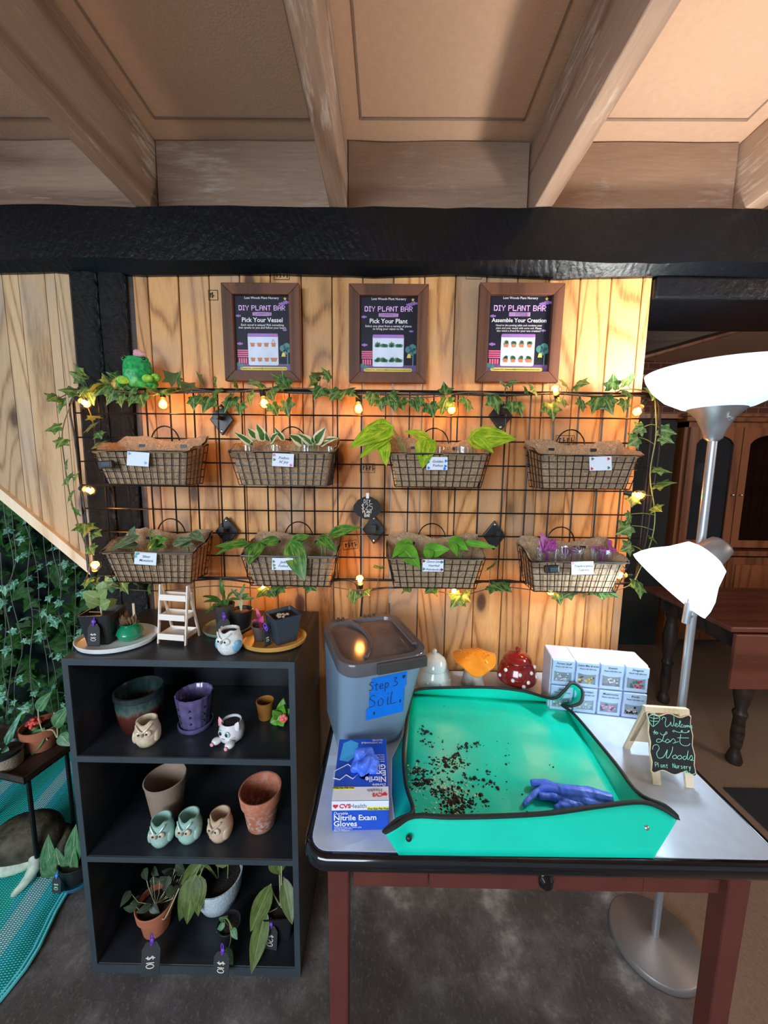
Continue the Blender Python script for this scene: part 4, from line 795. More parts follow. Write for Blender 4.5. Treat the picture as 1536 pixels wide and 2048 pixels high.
b = MB(); b.ball((-.016, -.004, .076), (.014, .008, .008), 14, 8, Matrix.Rotation(.3, 4, 'Y')); b.ball((.016, -.004, .073), (.014, .008, .008), 14, 8, Matrix.Rotation(-.1, 4, 'Y')); b.ball((0, -.006, .073), (.006, .006, .006), 10, 6); b.build('bow', 'yarn_pink', t)
# ------------------------------------------------------------------ black bookcase
BX0, BX1, BY0, BY1 = -.840, -.234, -.373, -.035
SZ = [.029, .384, .690, .967]                                      # walking surfaces of the boards
bc = thing('bookcase', 'black three-tier bookcase full of pots and plants beside the table', 'bookcase', (BX0, BY0, 0))
def bpart(name, a, b, m='black_laminate', par=None): x = MB(); O = V((BX0, BY0, 0)); x.span(V(a)-O, V(b)-O); return x.build(name, m, par or bc, smooth=0, bevel=.0012, bseg=1)
bpart('side_panel', (BX0, BY0+.002, 0), (BX0+.016, BY1, .967)); bpart('side_panel', (BX1-.016, BY0+.002, 0), (BX1, BY1, .967))
bpart('top_panel', (BX0+.016, BY0+.002, .949), (BX1-.016, BY1, .967))
for zt in SZ[1:3]: bpart('shelf', (BX0+.016, BY0+.002, zt-.017), (BX1-.016, BY1-.006, zt))
bpart('bottom_panel', (BX0+.016, BY0+.002, .0), (BX1-.016, BY1-.006, .029)); bpart('back_panel', (BX0+.016, BY1-.006, .029), (BX1-.016, BY1, .949))
e = MB(); O = V((BX0, BY0, 0))
for a, b in (((BX0, 0), (BX0+.016, .967)), ((BX1-.016, 0), (BX1, .967)), ((BX0+.016, .949), (BX1-.016, .967)), ((BX0+.016, .673-.0), (BX1-.016, .690)), ((BX0+.016, .367), (BX1-.016, .384)), ((BX0+.016, .0), (BX1-.016, .029))): e.span((a[0]-BX0, -.0005, a[1]), (b[0]-BX0, .0022, b[1]))
e.build('edge_banding', 'edge_laminate', bc, smooth=0)

def pot_prof(rb, rt, h, th=.005, lip=0, liph=0):
    p = [(0, 0), (rb*.9, 0), (rb, .003)]
    if lip: p += [(rb+(rt-rb)*(1-liph/h), h-liph), (rt+lip-(rt-rb)*liph/h*.5, h-liph+.001), (rt+lip, h-.002)]
    p += [(rt+lip, h), (rt+lip-th*.5, h+.001), (rt-th, h-.001), (rb-th, th*1.4), (0, th*1.4)]
    return p
def soil(t, r, z, m='soil', sc=1): b = MB(); b.lathe([(r, z-.006), (r, z), (r*.6, z+.003), (0, z+.004)], 20); return b.build('soil', m, t)
def pr(px, py, Z): p = atz(px, py, Z); return p, mpp(p)
def price_tag(p, wd, ht, txt, label, lean=-12, rz=0, horiz=False, band='purple_band', name='price_tag', col='chalk_white', vert=True, ry=0):
    t = thing(name, label, 'price tag', p, rz=R(rz), rx=R(lean), ry=R(ry))
    ol = [(-wd/2, -ht), (wd/2, -ht), (wd/2, -ht*.22), (wd*.28, 0), (-wd*.28, 0), (-wd/2, -ht*.22)]
    b = MB(); b.prism(ol, 0, .0022, FACE); c = b.build('card', 'black_card', t, smooth=0, bevel=.0006)
    q = MB(); M = Matrix.Translation((0, -.003, -ht*.60)) @ FACE
    if vert: M = M @ Matrix.Rotation(-pi/2, 4, 'Z')
    hand(q, txt, wd*.42, M, wd*.022, adv=.62); q.build('lettering', col, c)
    b = MB(); b.tube(smooth_path([(0, -.003, -ht*.10), (wd*.12, -.006, .004), (0, 0, .016), (-wd*.14, .004, .012), (-.001, -.003, -ht*.08)], 4), .0016, 5); b.ball((wd*.05, -.004, .006), (.006, .004, .006), 10, 6); b.build('ribbon', band, t)
    return t
T0 = SZ[3]
def plate(px, py, rpx, m, label, sy=1, rz=0, name='plant_saucer', hpx=.016, Z=T0):
    p, s = pr(px, py, Z); r = rpx*s; t = thing(name, label, 'saucer', p, rz=rz)
    b = MB(); b.lathe([(0, 0), (r*.86, 0), (r*.95, .004), (r, hpx), (r*.985, hpx+.001), (r*.93, .007), (r*.84, .0045), (0, .0045)], 40, sy=sy); b.build('dish', m, t); return p, r
# --- on top
PW, rw_ = plate(236, 1282, 74, 'tray_white', 'round white saucer under the black square pot, top left of the bookcase', sy=.82)
p = V((PW.x-.034, PW.y-.004, T0+.0045)); t = thing('square_pot', 'black square plastic pot with a serrated-leaf plant on the white saucer', 'potted plant', p, rz=R(6))
def sq_pot(t, b, a, h, m, so=None, sm='soil'):
    x = MB(); O_ = rrect(2*b, 2*b, b*.2, 3); T_ = rrect(2*a, 2*a, a*.2, 3); I_ = rrect(2*a-.006, 2*a-.006, a*.2, 3); J_ = rrect(2*b-.008, 2*b-.008, b*.2, 3); n = len(O_)
    vs = [(q[0], q[1], 0) for q in O_]+[(q[0], q[1], h) for q in T_]+[(q[0], q[1], h) for q in I_]+[(q[0], q[1], .005) for q in J_]; fs = [tuple(range(n))[::-1], tuple(range(3*n, 4*n))]
    for l in range(3):
        for k in range(n): j = (k+1) % n; fs.append((l*n+k, l*n+j, l*n+n+j, l*n+n+k))
    x.add(vs, fs); x.build('pot', m, t, smooth=30)
    y = MB(); y.prism([(c_[0]*1.0, c_[1]*1.0) for c_ in rrect(2*(a-.005)*.97, 2*(a-.005)*.97, a*.2, 3)], (so or h*.82)-.004, so or h*.82); y.build('soil', sm, t, smooth=0)
sq_pot(t, .030, .042, .088, 'black_plastic')
lv, sm = MB(), MB()
for a, b, w_ in (((.000, -.01, .122), (-.034, -.02, .150), .034), ((.002, -.01, .128), (.030, -.02, .156), .034), ((0, -.012, .108), (-.022, -.03, .128), .030), ((.002, -.012, .104), (.036, -.02, .122), .036), ((0, 0, .135), (.006, .004, .172), .030), ((0, -.006, .098), (.03, .02, .112), .03)): lv.leaf(a, b, w_, (.1, -1, .4), 'scallop', .1, .2)
sm.tube([(0, -.004, .07), (.001, -.008, .10), (.001, -.006, .136)], .0022, 6); sm.tube([(0, -.006, .085), (-.022, -.02, .092)], .001, 4)
lv.build('leaves', 'kalanchoe', t, smooth=60); sm.build('stem', 'stem_pale', t)
price_tag(p+V((.008, -.042, .068)), .033, .062, '$10', '$10 tag on the black square pot standing on the white saucer', lean=-6)
p = V((PW.x+.034, PW.y+.004, T0+.0045)); t = thing('round_pot', 'squat shiny green pot holding a withered brown plant and a wooden stick', 'potted plant', p)
b = MB(); b.lathe([(0, 0), (.018, 0), (.030, .010), (.034, .022), (.028, .036), (.020, .042), (.024, .048), (.022, .049), (.017, .042), (.02, .036), (0, .034)], 28); b.build('pot', 'green_glaze', t)
b = MB(); rr = random.Random(2)
for i in range(26): a = rr.uniform(0, 2*pi); e_ = V((.024*math.cos(a), .02*math.sin(a), .052+rr.uniform(0, .030))); b.leaf((.3*e_.x, .3*e_.y, .045), e_, .014, (math.cos(a), math.sin(a)-.5, .6), 'plain', .5, .3)
b.build('leaves', 'dried_brown', t); b = MB(); b.box((.012, .004, .075), (.006, .002, .06), rz=.2); b.build('plant_stick', 'wood_stick', t)
# mini ladder shelf
p, s = pr(350, 1285, T0); t = thing('mini_ladder_shelf', 'small whitewashed wooden ladder rack with three trays of cards', 'card rack', p+V((0, .008, 0)), rz=R(-7))
H, Wd = .166, .086
for sx in (-1, 1):
    b = MB(); b.prism([(-.022, 0), (-.015, 0), (.006, H), (-.001, H)], -.0022, .0022, Matrix.Translation((sx*Wd/2*.97, 0, 0)) @ Matrix(((0, 0, 1, 0), (1, 0, 0, 0), (0, 1, 0, 0), (0, 0, 0, 1)))); b.build('front_leg', 'whitewood', t, smooth=0, bevel=.0006)
    b = MB(); b.prism([(.040, 0), (.047, 0), (.008, H), (.001, H)], -.0022, .0022, Matrix.Translation((sx*Wd/2*.97, 0, 0)) @ Matrix(((0, 0, 1, 0), (1, 0, 0, 0), (0, 1, 0, 0), (0, 0, 0, 1)))); b.build('back_leg', 'whitewood', t, smooth=0, bevel=.0006)
for zt, d0, y0 in ((.014, .056, -.022), (.068, .044, -.015), (.122, .030, -.006)):
    b = MB(); w_ = Wd-.006; b.span((-w_/2, y0, zt), (w_/2, y0+d0, zt+.002))
    for a, c_ in (((-w_/2, y0-.001, zt), (w_/2, y0+.0015, zt+.017)), ((-w_/2, y0+d0-.002, zt), (w_/2, y0+d0, zt+.016)), ((-w_/2, y0, zt), (-w_/2+.002, y0+d0, zt+.014)), ((w_/2-.002, y0, zt), (w_/2, y0+d0, zt+.014))): b.span(a, c_)
    b.build('tray', 'whitewood', t, smooth=0)
cs = thing('card_stack', 'little stack of white cards in the bottom tray of the ladder rack', 'cards', p+V((.004, .014, .0165)), rz=R(-12))
for i in range(4): b = MB(); b.box((random.uniform(-.003, .003), random.uniform(-.002, .002), .001+.0016*i), (.050, .030, .0012), rz=random.uniform(-.15, .15)); b.build('card', 'paper_white', cs, smooth=0)
# sage saucer group
PS, _ = plate(456, 1258, 46, 'tray_sage', 'dull sage green saucer at the back of the bookcase top', hpx=.012)
p = V((PS.x-.012, PS.y+.006, T0+.0045)); t = thing('round_pot', 'tall grey-brown pot with an arching strap-leaved plant on the sage saucer', 'potted plant', p)
b = MB(); b.lathe(pot_prof(.022, .032, .074, .003), 26); b.build('pot', 'pot_grey', t); soil(t, .028, .066, 'dried_brown')
lv = MB()
for e_, m_ in (((-.055, -.02, .085), .03), ((-.062, -.01, .100), .04), ((.06, -.02, .095), .03), ((.012, -.02, .145), .01), ((-.012, .01, .155), .01), ((.045, .0, .12), .03), ((-.04, -.04, .055), .06)):
    P_ = smooth_path([(.004, 0, .06), V(e_)*.5+V((0, 0, .06)), e_], 6); lv.leaf(P_[3], P_[-1], .015, (0, -.6, 1), 'strap', .5, .25); lv.leaf(P_[0], P_[4], .010, (0, -.8, .6), 'strap', -.1, .2)
lv.build('leaves', 'strap_leaf', t, smooth=60)
p2 = V((PS.x+.042, PS.y+.004, T0+.002)); t = thing('nursery_pot', 'dark nursery pot with straw-yellow stems behind the pink-leaved plant', 'potted plant', p2)
b = MB(); b.lathe(pot_prof(.024, .032, .060, .003, .002, .006), 26); b.build('pot', 'black_plastic', t); soil(t, .028, .052, 'dried_brown')
b = MB()
for i in range(6): b.tube([(0, 0, .05), (.004*i-.010, -.004, .10+.004*i)], .0011, 5)
b.build('stems', 'stem_pale', t); lv = MB()
for e_ in ((.042, .0, .095), (.030, -.01, .115), (-.03, 0, .125), (.01, .01, .14)): lv.leaf((.0, 0, .098), e_, .014, (0, -1, .5), 'strap', .3, .2)
lv.build('leaves', 'strap_leaf', t, smooth=60)
price_tag(V((PS.x+.012, PS.y-.050, T0+.056)), .034, .054, '$10', '$10 tag with purple ribbon leaning on the pots of the sage saucer', lean=-8, rz=10)
# owl builder
def owl(px, py, wpx, hm, m, label, Z, face=None, rz=0, wing=None, soilz=False):
    p, s = pr(px, py, Z); r = wpx*s/2; h = hm*r*2; p = p+V((0, r*.7, 0)); t = thing('owl_pot', label, 'owl planter', p, rz=R(rz))
    def fn(q, a, rad, zz):
        if zz > h*.84: q.z += h*.085*(max(0, math.cos(a+pi/2-.72))**12+max(0, math.cos(a+pi/2+.72))**12)-h*.06*max(0, math.cos(a+pi/2))**3
        else:
            k = zz/h
            if math.sin(a) < -.1 and k < .55: q *= 1; q.y -= .03*r*math.sin(zz*700)
        return q
    b = MB(); b.lathe([(0, 0), (r*.55, 0), (r*.72, h*.04), (r*.93, h*.2), (r, h*.40), (r*.97, h*.58), (r*.86, h*.76), (r*.80, h*.88), (r*.80, h*.96), (r*.70, h*.97), (r*.68, h*.86), (r*.74, h*.6), (r*.6, h*.3), (0, h*.26)], 36, fn=fn); bd = b.build('body', m, t, smooth=70)
    e_ = MB()
    for sx in (-1, 1): e_.ball((sx*r*.34, -r*.84, h*.62), (r*.30, r*.16, r*.30), 16, 8)
    ed = e_.build('eye_disc', face or m, t); k = MB()
    for sx in (-1, 1): k.ball((sx*r*.30, -r*.985, h*.635), (r*.10, r*.05, r*.09), 12, 8)
    k.build('pupil', 'eye_dark', ed)
    k = MB(); k.tube([(0, -r*1.10, h*.56), (0, -r*1.03, h*.62), (0, -r*.92, h*.70)], [r*.02, r*.10, r*.05], 8); k.build('beak', 'beige_clay', t)
    k = MB()
    for sx in (-1, 1): k.tube(smooth_path([(0, -r*.98, h*.70), (sx*r*.30, -r*.92, h*.80), (sx*r*.62, -r*.66, h*.95)], 4), [r*.05]+[r*.075]*7+[r*.03], 6)
    k.build('brow', m, t)
    for sx in (-1, 1): k = MB(); k.ball((sx*r*.80, -r*.16, h*.38), (r*.26, r*.52, h*.27), 16, 10); k.build('wing', wing or m, t)
    k = MB()
    for i in range(3):
        for j in range(4-i%2): k.tube(smooth_path([(xx, -(max(0, (r*(.99-.03*i*i))**2-xx*xx))**.5, h*(.40-.09*i-dz)) for xx, dz in (((j-1.5+.5*(i % 2))*r*.30-.13*r, 0), ((j-1.5+.5*(i % 2))*r*.30, .04), ((j-1.5+.5*(i % 2))*r*.30+.13*r, 0))], 3), r*.022, 5)
    k.build('chest_feathers', m, t)
    if soilz: soil(t, r*.66, h*.84)
owl(453, 1312, 50, 1.02, 'owl_white', 'white owl pot with blue wings at the front of the bookcase top', T0, rz=-14, wing='owl_blue', soilz=True)
# yellow saucer group
PYl, _ = plate(548, 1283, 65, 'tray_yellow', 'round mustard yellow saucer at the right of the bookcase top', sy=.80)
p = V((PYl.x-.038, PYl.y+.0, T0+.0045)); t = thing('nursery_pot', 'small brown nursery pot with a drooping pink-leaved cutting on the yellow saucer', 'potted plant', p)
b = MB(); b.lathe(pot_prof(.017, .024, .046, .0025, .002, .006), 24); b.build('pot', 'pot_brown', t); soil(t, .021, .040)
lv = MB(); lv.leaf((0, -.004, .055), (.010, -.03, .040), .016, (1, -.6, .3), 'plain', .3, .2); lv.leaf((0, 0, .050), (-.012, 0, .098), .013, (1, -.6, .1), 'plain', .1, .3); lv.leaf((0, -.002, .05), (.012, -.012, .078), .014, (.4, -1, .3), 'plain', .2, .3); lv.leaf((0, -.006, .06), (-.016, -.02, .064), .012, (0, -.5, 1), 'plain', .2, .3); lv.build('leaves', 'petal_pink', t)
p = V((PYl.x+.026, PYl.y+.006, T0+.0045)); t = thing('square_pot', 'slate blue square pot of soil with a few pale stones on the yellow saucer', 'pot', p, rz=R(38)); sq_pot(t, .030, .041, .080, 'pot_slate', .070)
b = MB(); rr = random.Random(8)
for i in range(14): b.ball((rr.uniform(-.016, .016), rr.uniform(-.016, .016), .0725), (rr.uniform(.003, .006), rr.uniform(.003, .006), .003), 7, 5)
b.build('pebbles', 'stones', t)
price_tag(V((PYl.x-.012, PYl.y-.030, T0+.050)), .020, .046, '$10', 'narrow $10 tag standing edgeways between the two pots of the yellow saucer', lean=-8, rz=55)
# --- upper compartment
Z = SZ[2]
def lathe_pot(px, py, prof, m, label, name='plant_pot', seg=40, fn=None, dy=0, cat='pot', Z=Z, rz=0): 
    p, s = pr(px, py, Z); t = thing(name, label, cat, p+V((0, dy, 0)), rz=rz); b = MB(); b.lathe(prof, seg, fn=fn); b.build('pot', m, t); return t
lathe_pot(284, 1448, [(0, 0), (.046, 0), (.052, .01), (.060, .05), (.063, .085), (.060, .098), (.066, .104), (.066, .118), (.061, .119), (.057, .10), (.05, .02), (0, .015)], 'drip_glaze', 'large dark pot with dripping green over red glaze, back left of the upper shelf', 'glazed_pot')
pp, ss = pr(376, 1472, Z); t = thing('glazed_pot', 'purple ribbed pot with dotted holes on its own saucer, upper shelf', 'pot', pp+V((0, .045, 0)))
fn = lambda q, a, r, zz: V((q.x*(1-.035*abs(math.sin(a*8))), q.y*(1-.035*abs(math.sin(a*8))), q.z)) if r > .03 else q
b = MB(); b.lathe([(0, .008), (.037, .008), (.041, .014), (.052, .098), (.053, .106), (.050, .108), (.047, .104), (.038, .018), (0, .016)], 64, fn=fn); b.build('pot', 'purple_glaze', t, smooth=50)
b = MB(); b.lathe([(0, 0), (.042, 0), (.048, .006), (.049, .016), (.046, .017), (.041, .008), (0, .006)], 40); b.build('saucer', 'purple_glaze', t)
b = MB()
for i in range(8):
    a = (i+.5)*pi/4-.2
    for zz in (.034, .056, .078): r = .0415+(zz-.014)*.13; b.ball((r*math.cos(a)*.985, r*math.sin(a)*.985, zz), (.0035, .0035, .0035), 8, 5)
b.build('holes', 'eye_dark', t)
owl(286, 1497, 48, 1.12, 'owl_cream', 'cream owl pot standing alone at the front of the upper shelf', Z, rz=12)
p, s = pr(452, 1496, Z); t = thing('cat_pot', 'white cat pot with pink ears and paws on the upper shelf', 'cat planter', p+V((.004, .032, 0)), rz=R(-18)); t.scale = (1.12, 1.12, 1.08); r = .031
b = MB(); b.lathe([(0, .002), (r*.6, .002), (r*.92, .012), (r, .027), (r*.95, .042), (r*.82, .052), (r*.78, .056), (r*.7, .055), (r*.7, .045), (0, .04)], 32); b.build('body', 'cat_white', t); soil(t, r*.7, .05)
for sx in (-1, 1):
    b = MB(); M = Matrix.Translation((sx*.024, -.010, .050)) @ Matrix.Rotation(sx*.35, 4, 'Y'); b.lathe([(.010, -.006), (.006, .008), (0, .017)], 14, M, sy=.5); b.build('ear', 'pink' if sx < 0 else 'cat_white', t)
    b = MB(); b.ball((sx*.020, -.034, .007), (.011, .013, .009), 16, 8, Matrix.Rotation(-.25, 4, 'X')); f_ = b.build('paw', 'cat_white', t); k = MB(); k.ball((sx*.021, -.0465, .0155), (.005, .003, .005), 10, 6); k.build('paw_pad', 'pink', f_)
    b = MB(); b.ball((sx*.010, -.0275, .037), (.0075, .0030, .0085), 14, 8); e_ = b.build('eye', 'owl_mint', t); k = MB(); k.ball((sx*.009, -.030, .037), (.004, .002, .005), 10, 6); k.build('pupil', 'eye_dark', e_)
b = MB(); b.tube(smooth_path([(-.005, -.0305, .0265), (-.003, -.031, .0245), (0, -.031, .0265), (.003, -.031, .0245), (.005, -.0305, .0265)], 3), .0006, 5)
for sx in (-1, 1):
    for k in range(3): b.rod((sx*.016, -.0265, .026-.002*k), (sx*.026, -.0185, .028-.004*k), .0005, 4)
b.build('drawn_mouth', 'eye_dark', t)
lathe_pot(527, 1443, [(0, 0), (.020, 0), (.023, .004), (.026, .045), (.0275, .056), (.025, .057), (.023, .05), (.019, .008), (0, .006)], 'amber_glaze', 'small amber brown cup-shaped pot at the back right of the upper shelf', 'glazed_pot', dy=.02)
p, s = pr(562, 1452, Z); t = thing('rose_ornament', 'green ceramic leaves round a red rose beside the right side panel', 'ornament', p+V((-.004, .02, 0))); t.scale = (1.22, 1.22, 1.22)
b = MB(); rr = random.Random(4)
for e_ in ((-.026, -.01, .004), (-.014, -.02, .045), (.010, -.01, .052), (.022, 0, .035), (-.022, 0, .030), (.012, -.026, .006), (.004, .01, .058)): b.leaf((0, 0, .012), e_, .026, (0, -1, .5), 'plain', .3, .3)
b.ball((0, .002, .014), (.016, .014, .014), 14, 8); b.build('leaves', 'philodendron', t, solid=.003); b = MB()
for i in range(5): a = i*1.256; b.ball((.010+.006*math.cos(a), -.018, .022+.006*math.sin(a)), (.006, .005, .006), 12, 8)
b.ball((.010, -.022, .022), (.005, .004, .005), 10, 6); b.build('rose', 'rose_red', t)
# --- middle compartment
Z = SZ[1]
flu = lambda q, a, r, zz: V((q.x*(1+.018*math.cos(a*18)), q.y*(1+.018*math.cos(a*18)), q.z)) if .02 < zz < .11 else q
lathe_pot(322, 1645, [(0, 0), (.040, 0), (.043, .004), (.057, .112), (.060, .122), (.057, .124), (.054, .118), (.040, .01), (0, .008)], 'beige_clay', 'fluted beige clay pot at the back left of the middle shelf', 'clay_pot', 72, flu, dy=.035, Z=Z)
lathe_pot(515, 1668, [(0, 0), (.038, 0), (.041, .003), (.0525, .080), (.058, .081), (.0625, .116), (.061, .119), (.057, .118), (.052, .08), (.037, .01), (0, .008)], 'limey_terracotta', 'terracotta pot with white lime bloom at the right of the middle shelf', 'clay_pot', 48, dy=.036, Z=Z)
owl(316, 1698, 46, 1.18, 'owl_mint', 'mint green owl pot, leftmost of the three on the middle shelf', Z, 'owl_cream', rz=6)
owl(372, 1691, 48, 1.14, 'owl_mint', 'mint green owl pot, middle of the three on the middle shelf', Z, 'owl_cream', rz=-4)
owl(435, 1688, 48, 1.12, 'owl_sand', 'sandy pinkish owl pot, rightmost of the three on the middle shelf', Z, 'owl_cream', rz=-16)
# --- lower compartment
Z = SZ[0]
p, s = pr(425, 1838, Z); t = thing('bowl_pot', 'white textured bowl pot with olive leaves hanging out on the bottom shelf', 'potted plant', p+V((.0, .05, 0)))
b = MB(); b.lathe([(0, 0), (.035, 0), (.055, .012), (.070, .050), (.076, .098), (.0755, .104), (.071, .104), (.066, .06), (.05, .02), (0, .014)], 44); b.build('pot', 'bowl_white', t); soil(t, .064, .085)
lv = MB()
for b_, e_, w_ in (((-.06, -.04, .13), (-.082, -.09, .045), .055), ((-.05, -.05, .15), (-.052, -.10, .050), .060), ((-.035, -.05, .15), (-.022, -.09, .065), .050), ((-.05, -.02, .16), (-.10, -.05, .10), .05), ((.0, .0, .14), (.05, .03, .19), .05), ((-.01, .02, .16), (-.04, .06, .23), .06)): lv.leaf(b_, e_, w_, (.1, -1, .4), 'heart', .15, .2)
lv.build('leaves', 'olive_leaf', t, smooth=60); b = MB()
for e_ in ((-.06, -.04, .13), (-.05, -.05, .15), (-.035, -.05, .15), (0, 0, .14)): b.tube(smooth_path([(0, 0, .08), V(e_)*.6+V((0, 0, .085)), e_], 4), .0018, 5)
b.rod((.030, .0, .08), (.040, -.004, .20), .0018, 6); b.build('stems', 'stem_green', t)
p, s = pr(303, 1880, Z); t = thing('clay_pot', 'terracotta pot with a sprawling dark plant at the left of the bottom shelf', 'potted plant', p+V((-.005, .035, 0)), rz=.4)
b = MB(); b.lathe([(0, 0), (.034, 0), (.037, .003), (.046, .062), (.052, .063), (.055, .090), (.053, .092), (.050, .090), (.044, .05), (0, .045)], 40); b.build('pot', 'terracotta', t); soil(t, .048, .074)
lv = MB(); b = MB(); rr = random.Random(12)
for i in range(22):
    a = rr.uniform(0, 2*pi); d_ = rr.uniform(.02, .09); c_ = V((d_*math.cos(a), d_*math.sin(a)*.7, .08+rr.uniform(0, .10))); d2 = V((rr.uniform(-1, 1), rr.uniform(-1, .3), rr.uniform(-1, .5))).normalized()*.035; lv.leaf(c_, c_+d2, .022, (0, -1, .4), 'heart', .2, .2); b.tube([(0, 0, .075), c_*.7, c_], .001, 4)
b.tube(smooth_path([(.012, -.02, .06), (.030, -.055, .08), (.046, -.07, .115), (.075, -.05, .16)], 4), .0016, 5); lv.build('leaves', 'dusky_leaf', t, smooth=60); b.build('stems', 'stem_pale', t)
p1 = at(304, 1882, BY0-.012); price_tag(p1, .050, .085, '$10', '$10 tag on a white cord hanging over the bottom shelf edge at left', lean=-14, rz=6)
p, s = pr(452, 1912, Z); t = thing('nursery_pot', 'small dark pot with a trailing pale-stemmed plant on the bottom shelf', 'potted plant', p+V((-.006, .040, 0)))
b = MB(); b.lathe(pot_prof(.024, .033, .058, .003, .002, .006), 28); b.build('pot', 'black_plastic', t); soil(t, .029, .048)
lv = MB(); b = MB(); pts = [(-.004, 0, .05), (-.010, -.01, .085), (.004, -.022, .105), (.022, -.03, .085), (.028, -.036, .06)]; b.tube(smooth_path(pts, 4), .0018, 5); b.tube(smooth_path([(0, 0, .05), (.012, -.02, .075), (.02, -.035, .05), (.012, -.045, .02)], 4), .0015, 5)
for a_, e_, w_ in (((.002, -.02, .103), (-.012, -.035, .125), .020), ((.025, -.03, .08), (.045, -.045, .065), .020), ((.012, -.044, .03), (.035, -.06, -.002), .026), ((-.01, -.01, .07), (-.03, -.02, .05), .016)): lv.leaf(a_, e_, w_, (0, -1, .5), 'heart', .2, .2)
lv.build('leaves', 'hoya_leaf', t, smooth=60); b.build('stems', 'stem_green', t)
p1 = at(445, 1902, BY0-.010); price_tag(p1, .046, .064, '$10', '$10 tag with purple ribbon over the bottom shelf edge in the middle', lean=-14, rz=-4)
p, s = pr(552, 1905, Z); t = thing('square_pot', 'black square pot with long drooping olive leaves at the right of the bottom shelf', 'potted plant', p+V((-.004, .065, 0)), rz=R(4)); sq_pot(t, .036, .046, .085, 'black_plastic', .075)
lv = MB(); b = MB()
for a_, e_, w_ in (((-.036, -.03, .105), (-.060, -.110, .002), .050), ((-.025, -.01, .165), (-.075, -.06, .07), .055), ((.012, 0, .175), (.050, -.07, .10), .045), ((.0, .0, .185), (-.02, .05, .22), .06)): lv.leaf(a_, e_, w_, (.15, -1, .4), 'plain', -.12, .2); b.tube([(0, 0, .07), V(a_)*.8, a_], .0018, 5)
lv.build('leaves', 'olive_leaf', t, smooth=60); b.rod((.005, -.01, .08), (.010, -.012, .245), .0018, 6); b.build('stems', 'stem_pale', t)
price_tag(at(542, 1850, BY0+.055), .044, .070, '$20', '$20 tag on the black pot at the right of the bottom shelf', lean=-10, rz=-6)

# ------------------------------------------------------------------ left floor: rug, plant stand, toad
RG = [atz(0, 2010, 0), atz(105, 1862, 0), atz(162, 1740, 0), atz(172, 1640, 0)]
r0 = atz(0, 2010, 0); r1 = atz(150, 1762, 0); dv = (r1-r0).normalized(); nv = V((-dv.y, dv.x, 0)); t = thing('woven_rug', 'turquoise and green striped woven mat on the floor left of the bookcase', 'rug', r0+V((0, 0, .001)), rz=math.atan2(dv.y, dv.x)-pi/2)
b = MB(); n1, n2 = 40, 26; vs = []; fs = []
for i in range(n1+1):
    for j in range(n2+1):
        y = -.6+1.9*i/n1; x = -1.6*j/n2+(.018*math.sin(y*9)+.010*math.sin(y*21) if j == 0 else 0); vs.append((x, y, .004+.003*math.sin(y*11+j)*(1 if j < 3 else .3)))
for i in range(n1):
    for j in range(n2): a = i*(n2+1)+j; fs.append((a, a+n2+1, a+n2+2, a+1))
b.add(vs, fs); b.build('weave', 'woven_rug', t, smooth=60, solid=.003)
b = MB(); b.tube([(vs[i*(n2+1)][0]-.004, vs[i*(n2+1)][1], vs[i*(n2+1)][2]+.002) for i in range(n1+1)], .005, 6); b.tube([(vs[i*(n2+1)][0]-.018, vs[i*(n2+1)][1], vs[i*(n2+1)][2]+.001) for i in range(n1+1)], .0035, 6); b.build('binding', 'rug_edge', t)
# stand: rectangular dark tray on thin legs
c = [atz(55, 1552, .40), atz(132, 1497, .40)]; ang = math.atan2(c[1].y-c[0].y, c[1].x-c[0].x)
t = thing('plant_stand', 'black metal plant stand with a dark tray on thin legs at the picture left', 'plant stand', (c[0].x, c[0].y, 0), rz=ang); Ls = (c[1]-c[0]).length
for x, y in ((.0, .0), (Ls, .0), (0, .42), (Ls, .42)): b = MB(); b.rod((x, y, .0085), (x, y, .40), .007, 8); b.build('leg', 'black_wire', t)
b = MB(); b.span((-.03, -.03, .40), (Ls+.03, .45, .406))
for a, e_ in (((-.03, -.03, .40), (Ls+.03, -.026, .425)), ((-.03, .446, .40), (Ls+.03, .45, .425)), ((-.03, -.03, .40), (-.026, .45, .425)), ((Ls+.026, -.03, .40), (Ls+.03, .45, .425))): b.span(a, e_)
b.build('tray', 'stair_wood', t, smooth=0); TMt = t.matrix_basis.copy() if False else (Matrix.Translation(t.location) @ Matrix.Rotation(ang, 4, 'Z'))
def on_stand(px, py, Z=.408): return atz(px, py, Z)
p = on_stand(72, 1512); t = thing('clay_pot', 'terracotta pot with a red-topped cactus and long green leaves on the plant stand', 'potted plant', p+V((-.02, .05, 0)))
b = MB(); b.lathe([(0, 0), (.040, 0), (.043, .003), (.055, .06), (.061, .061), (.064, .088), (.06, .090), (.057, .086), (.048, .05), (0, .046)], 36); b.build('pot', 'terracotta', t); soil(t, .055, .072)
b = MB(); rr = random.Random(6)
for i in range(34):
    u = rr.uniform(0, 2*pi); v = rr.uniform(0, 1); b.ball((-.012+.026*math.cos(u)*v**.5, -.01+.026*math.sin(u)*v**.5, .098+.018*(1-v)), .006, 8, 5)
b.build('cactus_top', 'cactus_red', t); b = MB(); b.lathe([(.012, .07), (.013, .095)], 12, Matrix.Translation((-.012, -.01, 0))); b.build('cactus_stem', 'stem_green', t)
O = V(t.location); lv, sm = MB(), MB(); Yl = O.y-.03
for b_, e_, w_ in (((85, 1462), (40, 1530), 30), ((76, 1418), (104, 1383), 22), ((110, 1450), (140, 1410), 27), ((122, 1470), (142, 1492), 24)):
    B, T_ = at(*b_, Yl)-O, at(*e_, Yl-.01)-O; lv.leaf(B, T_, w_*mpp(B+O), (.2, -1, .4), 'heart', .1, .2)
